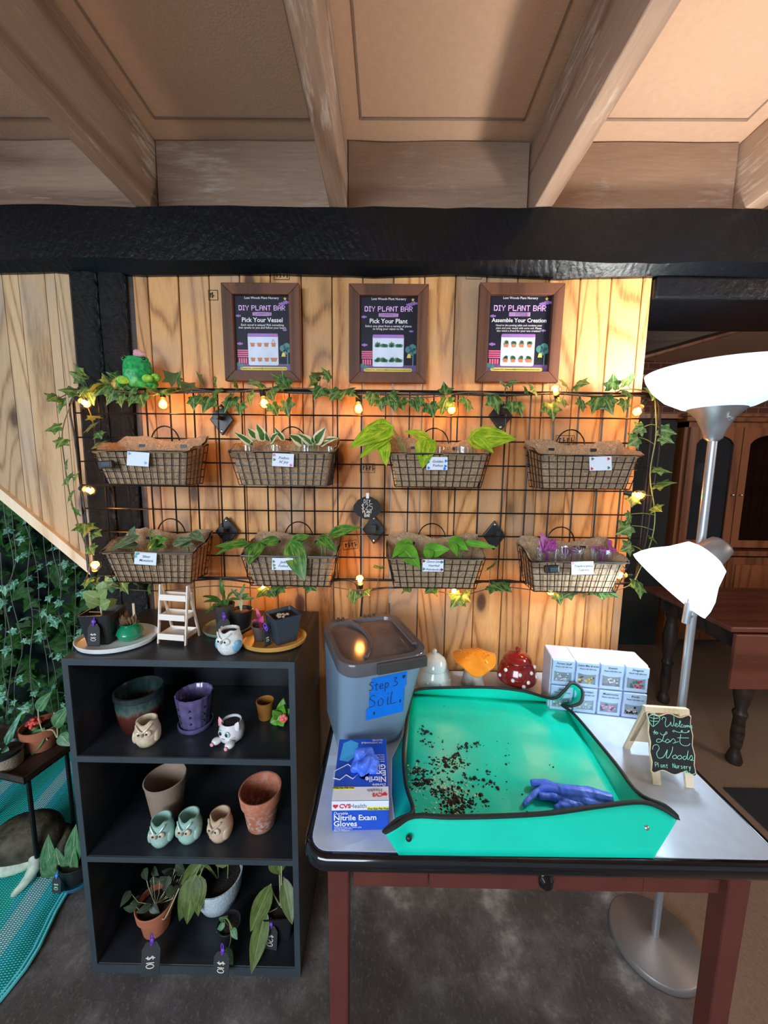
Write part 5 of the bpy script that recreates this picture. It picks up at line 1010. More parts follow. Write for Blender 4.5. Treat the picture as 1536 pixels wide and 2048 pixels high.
for q in ([(95, 1480), (85, 1462), (78, 1440), (76, 1418)], [(85, 1462), (105, 1460), (115, 1475), (113, 1440), (108, 1425)]): sm.tube(smooth_path([at(*k, Yl)-O for k in q], 4), .0022, 5)
lv.build('leaves', 'hoya_leaf', t, smooth=60); sm.build('stems', 'stem_pale', t)
p = on_stand(-12, 1552); t = thing('burlap_pot', 'round pot wrapped in burlap with a white plant label at the left picture edge', 'potted plant', p+V((-.01, .045, 0)))
b = MB(); b.lathe([(0, 0), (.050, 0), (.053, .048), (.051, .050), (0, .046)], 30); b.build('wrap', 'burlap', t); b = MB(); b.lathe([(.050, .046), (.056, .05), (.057, .062), (.053, .062), (.047, .052), (0, .05)], 30); b.build('pot_rim', 'black_plastic', t); b = MB(); b.lathe([(.05, .054), (.02, .058), (0, .058)], 20); b.build('soil', 'soil', t)
b = MB(); b.box((-.004, -.01, .10), (.004, .002, .09)); b.box((-.006, -.01, .155), (.014, .002, .03)); b.build('plant_label', 'paper_white', t, smooth=0)
lv = MB(); lv.leaf((0, 0, .06), (.045, -.02, .075), .022, (0, -.8, 1), 'plain', .2, .2); lv.leaf((.0, -.02, .06), (.03, -.03, .09), .02, (0, -.8, 1), 'plain', .2, .2); lv.leaf((-.01, .02, .06), (.03, .05, .17), .026, (.3, -1, .2), 'strap', .2, .2); lv.build('leaves', 'ivy_teal', t)
# blue saucer with the $10 pot
p, s = pr(132, 1778, .0075); R0 = .066; pc = p+V((.012, .045, 0))
t = thing('plant_saucer', 'dark blue saucer on the rug beside the bookcase', 'saucer', pc); b = MB(); b.lathe([(0, 0), (R0*.9, 0), (R0, .016), (R0*.97, .017), (R0*.87, .005), (0, .005)], 40); b.build('dish', 'saucer_blue', t)
t = thing('nursery_pot', 'black nursery pot of broad green leaves on the dark blue saucer', 'potted plant', pc+V((0, 0, .005))); b = MB(); b.lathe(pot_prof(.046, .057, .070, .003, .002, .007), 34); b.build('pot', 'black_plastic', t); soil(t, .052, .060)
O = V(t.location); lv, sm = MB(), MB(); Yl = O.y-.02
for b_, e_, w_ in (((105, 1740), (97, 1668), 32), ((118, 1745), (88, 1702), 40), ((148, 1720), (152, 1648), 30), ((125, 1745), (112, 1695), 40), ((140, 1742), (150, 1690), 34), ((146, 1715), (150, 1742), 16)):
    B, T_ = at(*b_, Yl)-O, at(*e_, Yl-.01)-O; lv.leaf(B, T_, w_*mpp(B+O), (.2, -1, .5), 'heart', .15, .2); sm.tube([(0, 0, .055), B.lerp(V((0, 0, .06)), .5), B], .0018, 5)
lv.build('leaves', 'hoya_leaf', t, smooth=60); sm.build('stems', 'stem_green', t)
price_tag(pc+V((-.020, -.062, .072)), .034, .055, '$10', '$10 tag with bright blue tie on the pot in the dark blue saucer', lean=-8, rz=-6, band='dusty_blue', col='chalk_green')
# toad ornament
p, s = pr(22, 1765, 0.008); t = thing('toad_ornament', 'brown and white toad ornament crouching on the woven rug under the stand', 'ornament', p+V((-.02, .075, 0)), rz=R(14)); t.scale = (1.2, 1.1, 1.25)
b = MB(); b.ball((0, 0, .075), (.105, .075, .060), 28, 16, fn=lambda q, a, r, zz: V((q.x*(1-.25*max(0, -q.x)), q.y, q.z*(1+.35*max(0, q.x))))); b.build('body', 'toad_brown', t)
b = MB(); b.ball((-.01, -.016, .034), (.090, .062, .030), 24, 12); b.build('belly', 'toad_belly', t)
b = MB(); b.ball((-.050, -.053, .100), (.013, .012, .012), 16, 10); e_ = b.build('eye', 'toad_belly', t); k = MB(); k.ball((-.049, -.0635, .101), (.007, .003, .005), 10, 6); k.build('pupil', 'eye_dark', e_)
for pts, rr_ in (([(.055, -.05, .06), (.070, -.075, .035), (.045, -.105, .008), (.030, -.125, .005)], [.022, .017, .012, .008]), ([(-.06, -.05, .05), (-.085, -.075, .028), (-.09, -.10, .006)], [.02, .015, .008]), ([(.07, .03, .06), (.11, .02, .05), (.10, -.03, .012), (.12, -.05, .006)], [.03, .026, .016, .009])): b = MB(); b.tube(pts, rr_, 10); b.build('leg', 'toad_belly' if pts[0][1] == -.05 and pts[0][0] > 0 else 'toad_brown', t, sub=1)
# ------------------------------------------------------------------ enamel-topped table
TZ = .757
tb = thing('potting_table', 'enamel-topped table with black rim and maroon wooden legs holding the potting mat', 'table', (.30, -.35, 0))
TX0, TX1, TY0, TY1 = -.148, .752, -.672, -.028
def Tb(mb, name, m, **k): return mb.build(name, m, tb, org=None, **k)
OT = V(tb.location)
b = MB(); b.prism([(x+(TX0+TX1)/2-OT.x, y+(TY0+TY1)/2-OT.y) for x, y in rrect(TX1-TX0-.018, TY1-TY0-.018, .035, 6)], TZ-.016, TZ-.001); Tb(b, 'enamel_top', 'enamel_white', smooth=30, bevel=.002)
b = MB(); rim = [(x+(TX0+TX1)/2-OT.x, y+(TY0+TY1)/2-OT.y) for x, y in rrect(TX1-TX0-.012, TY1-TY0-.012, .038, 6)]
sec = [(-.004, TZ-.0012), (.004, TZ-.001), (.010, TZ-.010), (.010, TZ-.026), (.003, TZ-.037), (-.012, TZ-.037), (-.012, TZ-.014)]
n = len(rim); cx, cy = (TX0+TX1)/2-OT.x, (TY0+TY1)/2-OT.y; vs = []; fs = []
for i, (x, y) in enumerate(rim):
    a, c = V(rim[i-1]+(0,)), V(rim[(i+1) % n]+(0,)); d = (c-a).normalized(); nn = V((d.y, -d.x, 0))
    for o_, z_ in sec: vs.append((x+nn.x*o_, y+nn.y*o_, z_))
k = len(sec)
for i in range(n):
    for j in range(k): l = (j+1) % k; fs.append((i*k+j, ((i+1) % n)*k+j, ((i+1) % n)*k+l, i*k+l))
b.add(vs, fs); Tb(b, 'black_rim', 'enamel_black', smooth=60)
LX0, LX1, LY0, LY1, lw_ = -.109, .720, -.636, -.070, .043
for x in (LX0, LX1):
    for y in (LY0, LY1):
        b = MB(); sx, sy = (1 if x == LX0 else -1), (1 if y == LY0 else -1); c0 = V((x+sx*lw_/2-OT.x, y+sy*lw_/2-OT.y, 0)); q = lw_/2
        vs = [(c0.x+i*r_, c0.y+j*r_, z_) for z_, r_ in ((0, q*.82), (TZ-.028, q)) for i, j in ((-1, -1), (1, -1), (1, 1), (-1, 1))]; b.add(vs, [(3, 2, 1, 0), (4, 5, 6, 7), (0, 1, 5, 4), (1, 2, 6, 5), (2, 3, 7, 6), (3, 0, 4, 7)]); Tb(b, 'leg', 'maroon', smooth=0, bevel=.004)
for a, e_ in (((LX0+.006, LY1-.030, .62), (LX1-.006, LY1-.012, TZ-.028)), ((LX0+.010, LY0+.03, .62), (LX0+.028, LY1-.03, TZ-.028)), ((LX1-.028, LY0+.03, .62), (LX1-.010, LY1-.03, TZ-.028)), ((LX0+.05, LY0+.012, .632), (LX0+.20, LY0+.030, TZ-.028)), ((LX1-.20, LY0+.012, .632), (LX1-.05, LY0+.030, TZ-.028))): b = MB(); b.span(V(a)-OT, V(e_)-OT); Tb(b, 'apron', 'maroon', smooth=0, bevel=.002)
b = MB(); b.span(V((LX0+.202, LY0+.010, .634))-OT, V((LX1-.202, LY0+.028, TZ-.030))-OT); dr = Tb(b, 'drawer', 'maroon', smooth=0, bevel=.002)
kp = at(1086, 1748, LY0+.004)-OT; b = MB(); b.lathe([(.007, 0), (.006, .010), (.014, .016), (.015, .022), (.010, .028), (0, .029)], 20, Matrix.Translation(kp+V((0, .006, 0))) @ FACE); b.build('knob', 'enamel_black', dr)

# ---- potting mat with snapped corners
MZ = TZ+.0008
mt = thing('potting_mat', 'green potting mat with black-bound edges folded up into a tray on the table', 'potting mat', (.29, -.40, MZ)); OM = V(mt.location)
bl, br_, fr_, fl_ = atz(836, 1455, TZ), atz(1118, 1470, TZ), atz(1292, 1712, TZ), atz(806, 1712, TZ)
bl = V((.084, -.180, 0)); br_ = V((.545, -.212, 0)); fr_ = V((.500, -.664, 0)); fl_ = V((.030, -.668, 0)); lm1, lm2, lm3 = V((.018, -.54, 0)), V((.020, -.44, 0)), V((.066, -.32, 0))
def rp(px, py, h): p = atz(px, py, TZ+h); return p
rim_pts = [  # (photo point, height) walked: front left ear, front, front right ear, right, back right ear, back, left
 ((768, 1664), .048), ((792, 1652), .056), ((828, 1632), .060), ((900, 1634), .058), ((1000, 1632), .058), ((1100, 1626), .060), ((1200, 1612), .062), ((1281, 1604), .064),
 ((1325, 1617), .058), ((1356, 1636), .050), ((1330, 1612), .060), ((1288, 1594), .058), ((1262, 1570), .040), ((1235, 1532), .028), ((1195, 1483), .024), ((1150, 1430), .028), ((1124, 1410), .036),
 ((1142, 1412), .050), ((1162, 1404), .064), ((1164, 1380), .082), ((1144, 1366), .098), ((1126, 1384), .080), ((1104, 1397), .056), ((1050, 1383), .038), ((985, 1375), .038), ((900, 1375), .038), ((836, 1379), .038),
 ((822, 1396), .036), ((812, 1455), .026), ((807, 1510), .022), ((812, 1570), .028), ((826, 1622), .050), ((795, 1640), .056)]
rimw = [rp(*q, h)-OM for q, h in rim_pts]
def nearest_base(p):
    segs = [(fl_, fr_), (fr_, br_), (br_, bl), (bl, fl_)]; best = None
    for a, c in segs:
        d = c-a; t_ = max(0, min(1, (V((p.x, p.y, 0))-a).dot(d)/d.dot(d))); q = a+d*t_; dd = (q-V((p.x, p.y, 0))).length
        if best is None or dd < best[0]: best = (dd, q)
    return best[1]
sides = [fl_]*2+[None]*0
base = []
fb = lambda k, n_, a, c: a.lerp(c, k/n_)
base = [fl_, fl_, fb(.2, 6, fl_, fr_), fb(1, 6, fl_, fr_), fb(2.3, 6, fl_, fr_), fb(3.6, 6, fl_, fr_), fb(5, 6, fl_, fr_), fb(5.9, 6, fl_, fr_), fr_, fr_, fr_, fb(.4, 6, fr_, br_), fb(1.4, 6, fr_, br_), fb(2.5, 6, fr_, br_), fb(4, 6, fr_, br_), fb(5.6, 6, fr_, br_), br_, br_, br_, br_, br_, br_, fb(.3, 6, br_, bl), fb(1.4, 6, br_, bl), fb(2.8, 6, br_, bl), fb(4.6, 6, br_, bl), bl, bl, lm3, lm2, lm1, fl_.lerp(lm1, .2), fl_]
base = [V((q.x, q.y, MZ))-OM for q in base]
b = MB(); n = len(base); NW = 5
rs = smooth_path(rimw, 4, True); bs = []
for i in range(n):
    for j in range(4): bs.append(base[i].lerp(base[(i+1) % n], j/4))
m_ = len(rs); vs = []
for r_ in range(NW+1):
    u = r_/NW
    for i in range(m_): q = bs[i].lerp(rs[i], u); q.z = bs[i].z+(rs[i].z-bs[i].z)*u; vs.append(q)
fs = [(r_*m_+i, r_*m_+(i+1) % m_, (r_+1)*m_+(i+1) % m_, (r_+1)*m_+i) for r_ in range(NW) for i in range(m_)]
b.add(vs, fs)
G = 24; vs = []                                                    # the floor of the tray, faintly creased
for i in range(G+1):
    for j in range(G+1):
        l, r_ = fl_.lerp(bl, i/G), fr_.lerp(br_, i/G); q = l.lerp(r_, j/G)-OM; q.z = MZ-OM.z+(.0016*(1+math.sin(i*1.1+j*.3))*(.3+.7*abs(math.sin(j*.55))) if 0 < i < G and 0 < j < G else 0)+(.0022 if (i in (9, 18) or j == 10) and 0 < i < G and 0 < j < G else 0); vs.append(q)
fs = [(i*(G+1)+j, i*(G+1)+j+1, (i+1)*(G+1)+j+1, (i+1)*(G+1)+j) for i in range(G) for j in range(G)]; b.add(vs, fs)
b.build('sheet', 'mat_green', mt, smooth=70, solid=.0012)
b = MB(); b.tube(rs, .0042, 8, closed=True); b.build('binding', 'mat_edge', mt)
for px, py, h in ((1284, 1640, .036), (817, 1660, .036)): p = rp(px, py, h)-OM; b = MB(); b.ball(p+V((0, -.012, -.004)), (.006, .005, .006), 14, 8); b.build('snap', 'steel' if px > 1000 else 'black_plastic', mt)
rr = random.Random(21)
def crumbs(clusters, n, r0, r1, name, m, label, cat, far=.0):
    b = MB(); tot = sum(c[3] for c in clusters)
    for cx_, cy_, sd, w_ in clusters:
        for _ in range(int(n*w_/tot)):
            px, py = rr.gauss(cx_, sd*1.3), rr.gauss(cy_, sd*.7); p = atz(px, py, MZ+.002)
            s = rr.uniform(r0, r1)*(rr.random()**1.5+.35); q = [V((rr.gauss(0, 1), rr.gauss(0, 1), rr.gauss(0, 1))).normalized()*s*rr.uniform(.6, 1.2) for _ in range(6)]
            if not (fl_.y+.02 < p.y < bl.y-.02 and .055 < p.x < .48): continue
            q = [V((v.x*1.3, v.y*1.3, abs(v.z)*.8)) for v in q]; b.ball(p, (s*rr.uniform(.5, 1.1), s*rr.uniform(.5, 1.1), s*rr.uniform(.4, .8)), 6, 4, Matrix.Translation(p) @ Matrix.Rotation(rr.uniform(0, 6), 4, 'Z') @ Matrix.Translation(-p), fn=lambda v, a, r_, z_: v*rr.uniform(.6, 1.3))
    o = tag(b.build(name, m, smooth=0), label, cat); o['kind'] = 'stuff'
cl = [(845, 1565, 9, 3), (838, 1545, 6, 1.5), (870, 1585, 10, 2), (905, 1600, 14, 4), (920, 1618, 16, 3), (945, 1608, 8, 1.2), (908, 1525, 10, 2), (880, 1520, 9, 1.5), (912, 1512, 5, .8), (928, 1493, 4, .5), (860, 1490, 8, .6), (955, 1490, 4, .4), (985, 1570, 6, .5), (975, 1606, 6, .8), (870, 1540, 14, 1), (900, 1560, 40, 2.2), (850, 1465, 7, .6), (935, 1555, 6, .5), (975, 1545, 8, .5), (930, 1540, 70, 1.6)]
crumbs(cl, 1100, .0013, .0056, 'spilled_soil', 'soil', 'dark crumbs of potting soil scattered over the front left of the mat', 'soil')
crumbs([(880, 1600, 22, 3), (850, 1570, 14, 2), (910, 1585, 22, 2), (835, 1540, 8, 1), (940, 1620, 22, 1)], 800, .0009, .0030, 'perlite_grains', 'perlite', 'pale perlite grains mixed among the spilled soil on the mat', 'perlite')
# ---- blue glove on the mat
def remesh(o, v, it=6):
    m = o.modifiers.new('remesh', 'REMESH'); m.mode = 'VOXEL'; m.voxel_size = v; m.use_smooth_shade = True
    k = o.modifiers.new('soft', 'SMOOTH'); k.factor = .5; k.iterations = it
gp = lambda x, y, h=.012: atz(x, y, MZ+h)
O = gp(1150, 1590, 0); t = thing('nitrile_glove', 'pair of blue nitrile gloves lying crumpled on the right front of the mat', 'gloves', V((O.x, O.y, MZ)))
def glv(parts, name): 
    b = MB()
    for pts, rs_ in parts:
        P = smooth_path([gp(x, y, h)-V((O.x, O.y, MZ)) for x, y, h in pts], 4); k = len(P); R_ = []
        for i in range(k): u = i/(k-1)*(len(rs_)-1); a = int(min(u, len(rs_)-2)); R_.append(rs_[a]+(rs_[a+1]-rs_[a])*(u-a)+.0006*math.sin(i*2.1))
        b.tube(P, R_, 10)
    o = b.build(name, 'glove_blue', t); remesh(o, .0019, 2); return o
glv([([(1225, 1602, .014), (1190, 1594, .015), (1150, 1588, .016), (1118, 1584, .016)], [.013, .015, .017, .013]), ([(1225, 1596, .010), (1180, 1588, .012), (1120, 1578, .013)], [.008, .014, .010]), ([(1215, 1610, .010), (1170, 1606, .011), (1130, 1596, .011)], [.007, .013, .010]), ([(1122, 1578, .014), (1090, 1567, .014), (1062, 1566, .013)], [.009, .0085, .007]), ([(1120, 1584, .016), (1085, 1578, .015), (1060, 1596, .011), (1047, 1610, .008)], [.009, .007, .006, .0045])], 'upper_glove')
glv([([(1200, 1614, .006), (1160, 1612, .007), (1125, 1606, .008)], [.008, .012, .010]), ([(1135, 1600, .010), (1105, 1594, .011), (1077, 1592, .012)], [.009, .008, .007]), ([(1150, 1612, .008), (1122, 1613, .008), (1110, 1618, .006)], [.010, .008, .005])], 'lower_glove')

# ---- glove box
f0, f1 = atz(664, 1661, TZ), atz(777, 1661, TZ); gw = .120; gx, gy = f0.x, f0.y; GH, GD = .066, .165
t = thing('glove_box', 'blue and white cardboard box of nitrile exam gloves at the table left', 'box', ((f0.x+f1.x)/2, (f0.y+f1.y)/2, TZ), rz=math.atan2(f1.y-f0.y, f1.x-f0.x)+R(1)); gw = (f1-f0).length
b = MB(); b.span((-gw/2, 0, 0), (gw/2, GD, GH)); bx = b.build('carton', 'box_blue', t, smooth=0, bevel=.0012, bseg=1)
def onf(a, c, m, d=.0006): b = MB(); b.span((a[0], -d-.0004, a[1]), (c[0], -d, c[1])); b.build('printed_panel', m, bx, smooth=0)
def ont(a, c, m, d=.0006): b = MB(); b.span((a[0], a[1], GH+d), (c[0], c[1], GH+d+.0004)); b.build('printed_panel', m, bx, smooth=0)
onf((-gw/2, .046), (gw/2, GH), 'box_white'); ont((-gw/2, 0), (gw/2, .030), 'box_white'); onf((gw*.12, .046), (gw/2, .0525), 'label_yellow', .001); ont((-gw/2, .0245), (-gw*.12, .0305), 'label_yellow', .001)
FM = lambda x, z_, d=.0016: Matrix.Translation((x, -d, z_)) @ FACE
UM = lambda x, y, d=.0016: Matrix.Translation((x, y, GH+d)) @ Matrix.Rotation(pi, 4, 'Z')
text('Nitrile Exam', .0165, bx, 'box_white', FM(-gw*.47, .030), 'LEFT', bold=.02); text('Gloves', .0165, bx, 'box_white', FM(-gw*.47, .017), 'LEFT', bold=.02); text('Durable', .0085, bx, 'box_white', FM(-gw*.47, .040), 'LEFT', shear=.3)
for i, s_ in enumerate(('Textured fingers for better grip', 'Outstanding comfort', 'Box of 100 gloves')): text(s_, .0042, bx, 'box_white', FM(-gw*.46, .0095-.0035*i), 'LEFT')
text('CVS', .0125, bx, 'cvs_red', FM(-gw*.37, .055), 'LEFT', bold=.025); text('Health', .0125, bx, 'grey_print', FM(-gw*.19, .055), 'LEFT'); text('One Size Fits Most', .0055, bx, 'ink_black', FM(gw*.31, .0492, .002), shear=.2)
def heart(M, r, m='cvs_red'): b = MB(); b.prism([(r*.065*16*math.sin(a)**3, r*.065*(13*math.cos(a)-5*math.cos(2*a)-2*math.cos(3*a)-math.cos(4*a))) for a in [2*pi*k/24 for k in range(24)]], 0, .0003, M); return b.build('printed_heart', m, bx, smooth=0)
heart(FM(-gw*.435, .0555), .005); heart(UM(gw*.43, .012), .005)
text('CVS', .0115, bx, 'cvs_red', UM(gw*.39, .011), 'LEFT', bold=.025); text('Health', .0115, bx, 'grey_print', UM(gw*.39, .021), 'LEFT'); text('One Size Fits Most', .0055, bx, 'ink_black', UM(-gw*.31, .0275, .002), shear=.2)
text('Durable', .0085, bx, 'box_white', UM(gw*.46, .034), 'LEFT', shear=.3); text('Nitrile', .0185, bx, 'box_white', UM(gw*.47, .048), 'LEFT', bold=.02, sx=.9); text('Exam', .0185, bx, 'box_white', UM(gw*.47, .064), 'LEFT', bold=.02, sx=.9); text('Gloves', .0185, bx, 'box_white', UM(gw*.47, .080), 'LEFT', bold=.02, sx=.9)
for i, s_ in enumerate(('latex free', 'powder free', 'textured fingers', 'non sterile')): text(s_, .005, bx, 'box_white', UM(gw*.45, .094+.006*i), 'LEFT')
text('100 DISPOSABLE', .007, bx, 'box_white', UM(gw*.43, .150), 'LEFT'); text('GLOVES', .007, bx, 'box_white', UM(gw*.43, .158), 'LEFT')
b = MB(); strokes(b, [[(-.058, .052), (-.058, .070), (-.030, .088), (-.004, .064), (-.018, .050), (-.032, .060), (-.044, .048), (-.058, .052)]], Matrix.Translation((0, 0, GH+.001)), .0009, 1); b.build('printed_outline', 'box_white', bx)
b = MB(); b.prism([(-.050, .10), (-.030, .095), (-.012, .115), (-.010, .150), (-.028, .160), (-.045, .150)], GH+.0006, GH+.001); b.build('printed_hand', 'box_lightblue', bx, smooth=0)
# glove bunched up in the opening of the box
t2 = thing('nitrile_glove', 'violet-blue glove bunched up out of the top opening of the glove box', 'gloves', V(t.location)+V((.004, .085, GH+.001)))
b = MB(); rr = random.Random(17); ph = [(rr.uniform(0, 6), V((rr.gauss(0, 1), rr.gauss(0, 1), rr.gauss(0, 1))).normalized()) for _ in range(10)]
def crump(q, a, r, zz):
    s = sum(abs(math.sin(q.dot(d_)*3.6+p_)) for p_, d_ in ph)/10; k = .38+1.1*s**1.3; return V((q.x*k, q.y*k, max(0, q.z*k) if q.z > 0 else q.z*.0))
b.ball((0, 0, .0), (.029, .032, .030), 80, 50, fn=crump); b.build('bunched_glove', 'glove_blue', t2, smooth=60)

# ---- soil bin
LZ = 1.008
c_fl, c_fr, c_bl, c_br = atz(692, 1340, LZ), atz(853, 1302, LZ), atz(636, 1240, LZ), atz(796, 1226, LZ)
cen = (c_fl+c_fr+c_bl+c_br)/4; ex = ((c_fr-c_fl)+(c_br-c_bl)).normalized(); bw, bd_ = ((c_fr-c_fl).length+(c_br-c_bl).length)/2, ((c_bl-c_fl).length+(c_br-c_fr).length)/2
bh = LZ-TZ-.002
t = thing('soil_bin', 'cloudy grey plastic bin of soil with a dark lid and blue taped label', 'storage bin', (cen.x, cen.y, TZ+.001), rz=math.atan2(ex.y, ex.x))
def loft(mb, secs, nseg=6, capb=True, capt=False):
    o0 = None; N_ = None; vs = []
    for w_, d_, r_, z_ in secs:
        q = rrect(w_, d_, r_, nseg); N_ = len(q); vs += [(x, y, z_) for x, y in q]
    fs = [(i*N_+k, i*N_+(k+1) % N_, (i+1)*N_+(k+1) % N_, (i+1)*N_+k) for i in range(len(secs)-1) for k in range(N_)]
    if capb: fs.append(tuple(range(N_))[::-1])
    if capt: fs.append(tuple((len(secs)-1)*N_+k for k in range(N_)))
    mb.add(vs, fs, LM[0])
LM = [None]
k0 = .73
SHR = Matrix.Identity(4); SHR[0][2] = .026/bh; SHR[0][3] = -.026
LM[0] = SHR
b = MB(); loft(b, [(bw*k0, bd_*k0, .03, 0), (bw*(k0+.02), bd_*(k0+.02), .034, .004), (bw*.965, bd_*.965, .045, bh-.022), (bw*.95, bd_*.95, .045, bh-.022), (bw*(k0+.0), bd_*(k0+.0), .032, .006)]); b.build('tub', 'bin_plastic', t, smooth=50)
b = MB(); loft(b, [(bw*(k0-.03), bd_*(k0-.03), .03, .008), (bw*(k0+.10), bd_*(k0+.10), .04, bh*.60), (bw*(k0+.06), bd_*(k0+.06), .04, bh*.62)], capt=True); b.build('soil_fill', 'soil', t, smooth=50)
LM[0] = None
b = MB(); loft(b, [(bw*.97, bd_*.97, .046, bh-.034), (bw*1.0, bd_*1.0, .05, bh-.030), (bw*1.0, bd_*1.0, .05, bh-.004), (bw*.985, bd_*.985, .05, bh), (bw*.88, bd_*.86, .045, bh), (bw*.86, bd_*.84, .042, bh-.010)], capb=False, capt=True)
ld = b.build('lid', 'bin_lid', t, smooth=40)
b = MB(); b.tube(smooth_path([(-bw*.16, bd_*.40, bh+.002), (-bw*.06, bd_*.22, bh-.004), (-bw*.03, 0, bh-.006), (-bw*.10, -bd_*.20, bh-.006), (-bw*.20, -bd_*.36, bh-.004)], 6), .006, 8); b.build('lid_ridge', 'bin_lid', ld)
b = MB(); b.box((bw*.40, bd_*.02, bh+.001), (.014, bd_*.62, .006)); b.build('lid_grip', 'bin_lid', ld, smooth=0, bevel=.002)
b = MB()
for i in range(2):
    for j in range(3): b.box((-bw*.34+i*bw*.42+j*.014, bd_*.475, bh+.003), (.008, .010, .008))
b.build('hinge', 'pot_grey', ld, smooth=0, bevel=.001)
b = MB(); b.box((bw*.15, -bd_*.50-.003, bh-.016), (bw*.56, .010, .028)); b.build('latch', 'pot_grey', ld, smooth=0, bevel=.003)
# tape label on the sloping front face
tl = math.atan2(bd_*(.965-k0)/2, bh); fy = lambda z_: -bd_/2*(k0+(.965-k0)*z_/(bh-.022))-.0015
z1, z0 = bh-.040, bh*.36; cz = (z0+z1)/2; M = Matrix.Translation((bw*.05+.026*(cz-bh)/bh, fy(cz)-.0008, cz)) @ Matrix.Rotation(tl*.88, 4, 'X') @ FACE
hh = (z1-z0)/2; b = MB(); b.prism([(-.042, hh*.95), (.050, hh), (.050, hh*.35), (.046, hh*.3), (.046, -hh*.95), (-.052, -hh), (-.052, -hh*.45), (-.046, -hh*.42), (-.046, hh*.35), (-.042, hh*.3)], 0, .0006, M); tp = b.build('tape_label', 'tape_blue', t, smooth=0)
q = MB(); M2 = M @ Matrix.Translation((0, 0, .0009)); hand(q, 'Step 3', .024, M2 @ Matrix.Translation((-.010, hh*.60, 0)), .0008, adv=.56); hand(q, 'SoiL', .034, M2 @ Matrix.Translation((-.006, -hh*.12, 0)), .0009, adv=.66); hand(q, '*', .012, M2 @ Matrix.Translation((-.030, -hh*.72, 0)), .0008); hand(q, '*', .012, M2 @ Matrix.Translation((.038, -hh*.38, 0)), .0008)
q.prism([(.0042*.065*16*math.sin(a)**3, .0062*.065*(13*math.cos(a)-5*math.cos(2*a)-2*math.cos(3*a)-math.cos(4*a))) for a in [2*pi*k/20 for k in range(20)]], 0, .0004, M2 @ Matrix.Translation((.042, hh*.78, 0))); q.build('lettering', 'ink', tp)

# ---- mushroom jars
def mush(px, Y, label): p = at(px, 1370, Y); return thing('mushroom_jar', label, 'ornamental jar', (p.x, Y, TZ))
t = mush(867, -.118, 'pale white ceramic mushroom jar beside the soil bin')
b = MB(); b.lathe([(0, 0), (.050, 0), (.057, .006), (.058, .016), (.051, .045), (.044, .058), (.040, .059)], 40); b.build('body', 'mush_white', t); b = MB(); b.lathe([(.041, .059), (.045, .060), (.043, .072), (.034, .090), (.018, .102), (.006, .105), (.007, .112), (.008, .117), (.004, .121), (0, .1215)], 40); b.build('lid', 'mush_white', t)
b = MB()
for k in range(8): a = k*.8+.2; b.ball((.0520*math.cos(a), .0520*math.sin(a), .028), (.0055, .0055, .0055), 10, 6)
b.build('dots', 'mush_white', t)
t = mush(946, -.120, 'orange wavy-capped ceramic mushroom, middle of the three jars')
b = MB(); b.lathe([(0, 0), (.038, 0), (.034, .02), (.029, .050), (.030, .072), (0, .074)], 30, fn=lambda q, a, r, zz: V((q.x*(1+.05*math.sin(a*7+zz*30)), q.y*(1+.05*math.sin(a*7+zz*30)), q.z))); b.build('stem', 'mush_stem', t)
b = MB(); b.lathe([(.012, .074), (.035, .074), (.058, .076), (.068, .082), (.069, .087), (.062, .093), (.044, .105), (.022, .118), (0, .121)], 56, fn=lambda q, a, r, zz: V((q.x, q.y, q.z+(r/.068)**2*(-.013*math.cos(2*a+pi)+.005*math.sin(5*a+.8))))); b.build('cap', 'mush_orange', t)
b = MB(); rr = random.Random(31)
for k in range(46): a, r = rr.uniform(0, 2*pi), .05*rr.random()**.5; b.ball((r*math.cos(a), r*math.sin(a), .1215-(r/.068)**2*.034+(r/.068)**2*(-.013*math.cos(2*a+pi))), .0024, 6, 4)
b.build('cap_bumps', 'mush_orange', t)
t = mush(1032, -.122, 'glossy dark red mushroom jar with white dots and a knob')
b = MB(); b.lathe([(0, 0), (.044, 0), (.043, .016), (.046, .026), (0, .028)], 36); b.build('base', 'mush_white', t)
b = MB(); b.lathe([(.046, .024), (.060, .026), (.063, .034), (.060, .054), (.052, .076), (.044, .090), (.042, .091)], 40); b.build('body', 'mush_red', t); b = MB(); b.lathe([(.043, .091), (.045, .093), (.040, .104), (.026, .114), (.008, .118), (.006, .121), (.009, .127), (.008, .133), (0, .136)], 36); b.build('lid', 'mush_red', t)
b = MB()
for a, z_ in ((-2.1, .048), (-1.75, .068), (-1.3, .046), (-1.0, .070), (-.6, .052), (-2.6, .07), (-1.55, .034), (-.35, .076), (-2.9, .045)): r = .062-(max(0, z_-.036))*.26; b.ball((r*math.cos(a), r*math.sin(a), z_), (.0065, .0065, .0065), 14, 8)
b.build('dots', 'dot_white', t)

# ---- tilt-bin organiser
q0, q1 = atz(1096, 1416, TZ), atz(1288, 1437, TZ); ow = (q1-q0).length; t = thing('drawer_organiser', 'white eight-bin tilt drawer organiser with handwritten labels at the table back', 'organiser', ((q0.x+q1.x)/2, (q0.y+q1.y)/2, TZ), rz=math.atan2(q1.y-q0.y, q1.x-q0.x)); OH, OD = .160, .085
b = MB(); b.span((-ow/2, .004, 0), (ow/2, OD, OH)); b.build('housing', 'drawer_top', t, smooth=0, bevel=.003)
b = MB()
for x in (-ow*.25, ow*.25): b.span((x-.0008, .006, OH-.0002), (x+.0008, OD-.002, OH+.0012))
b.span((-ow/2-.001, .004, OH*.5-.001), (-ow/2+.001, OD, OH*.5+.001)); b.build('joint_ridge', 'drawer_white', t, smooth=0)
lab = [['Forest Stuff', 'Snakes Misc & more', 'Insects', 'Dragons'], ['Slimes', 'Sitting critters', 'Mushrooms', 'Rocks']]
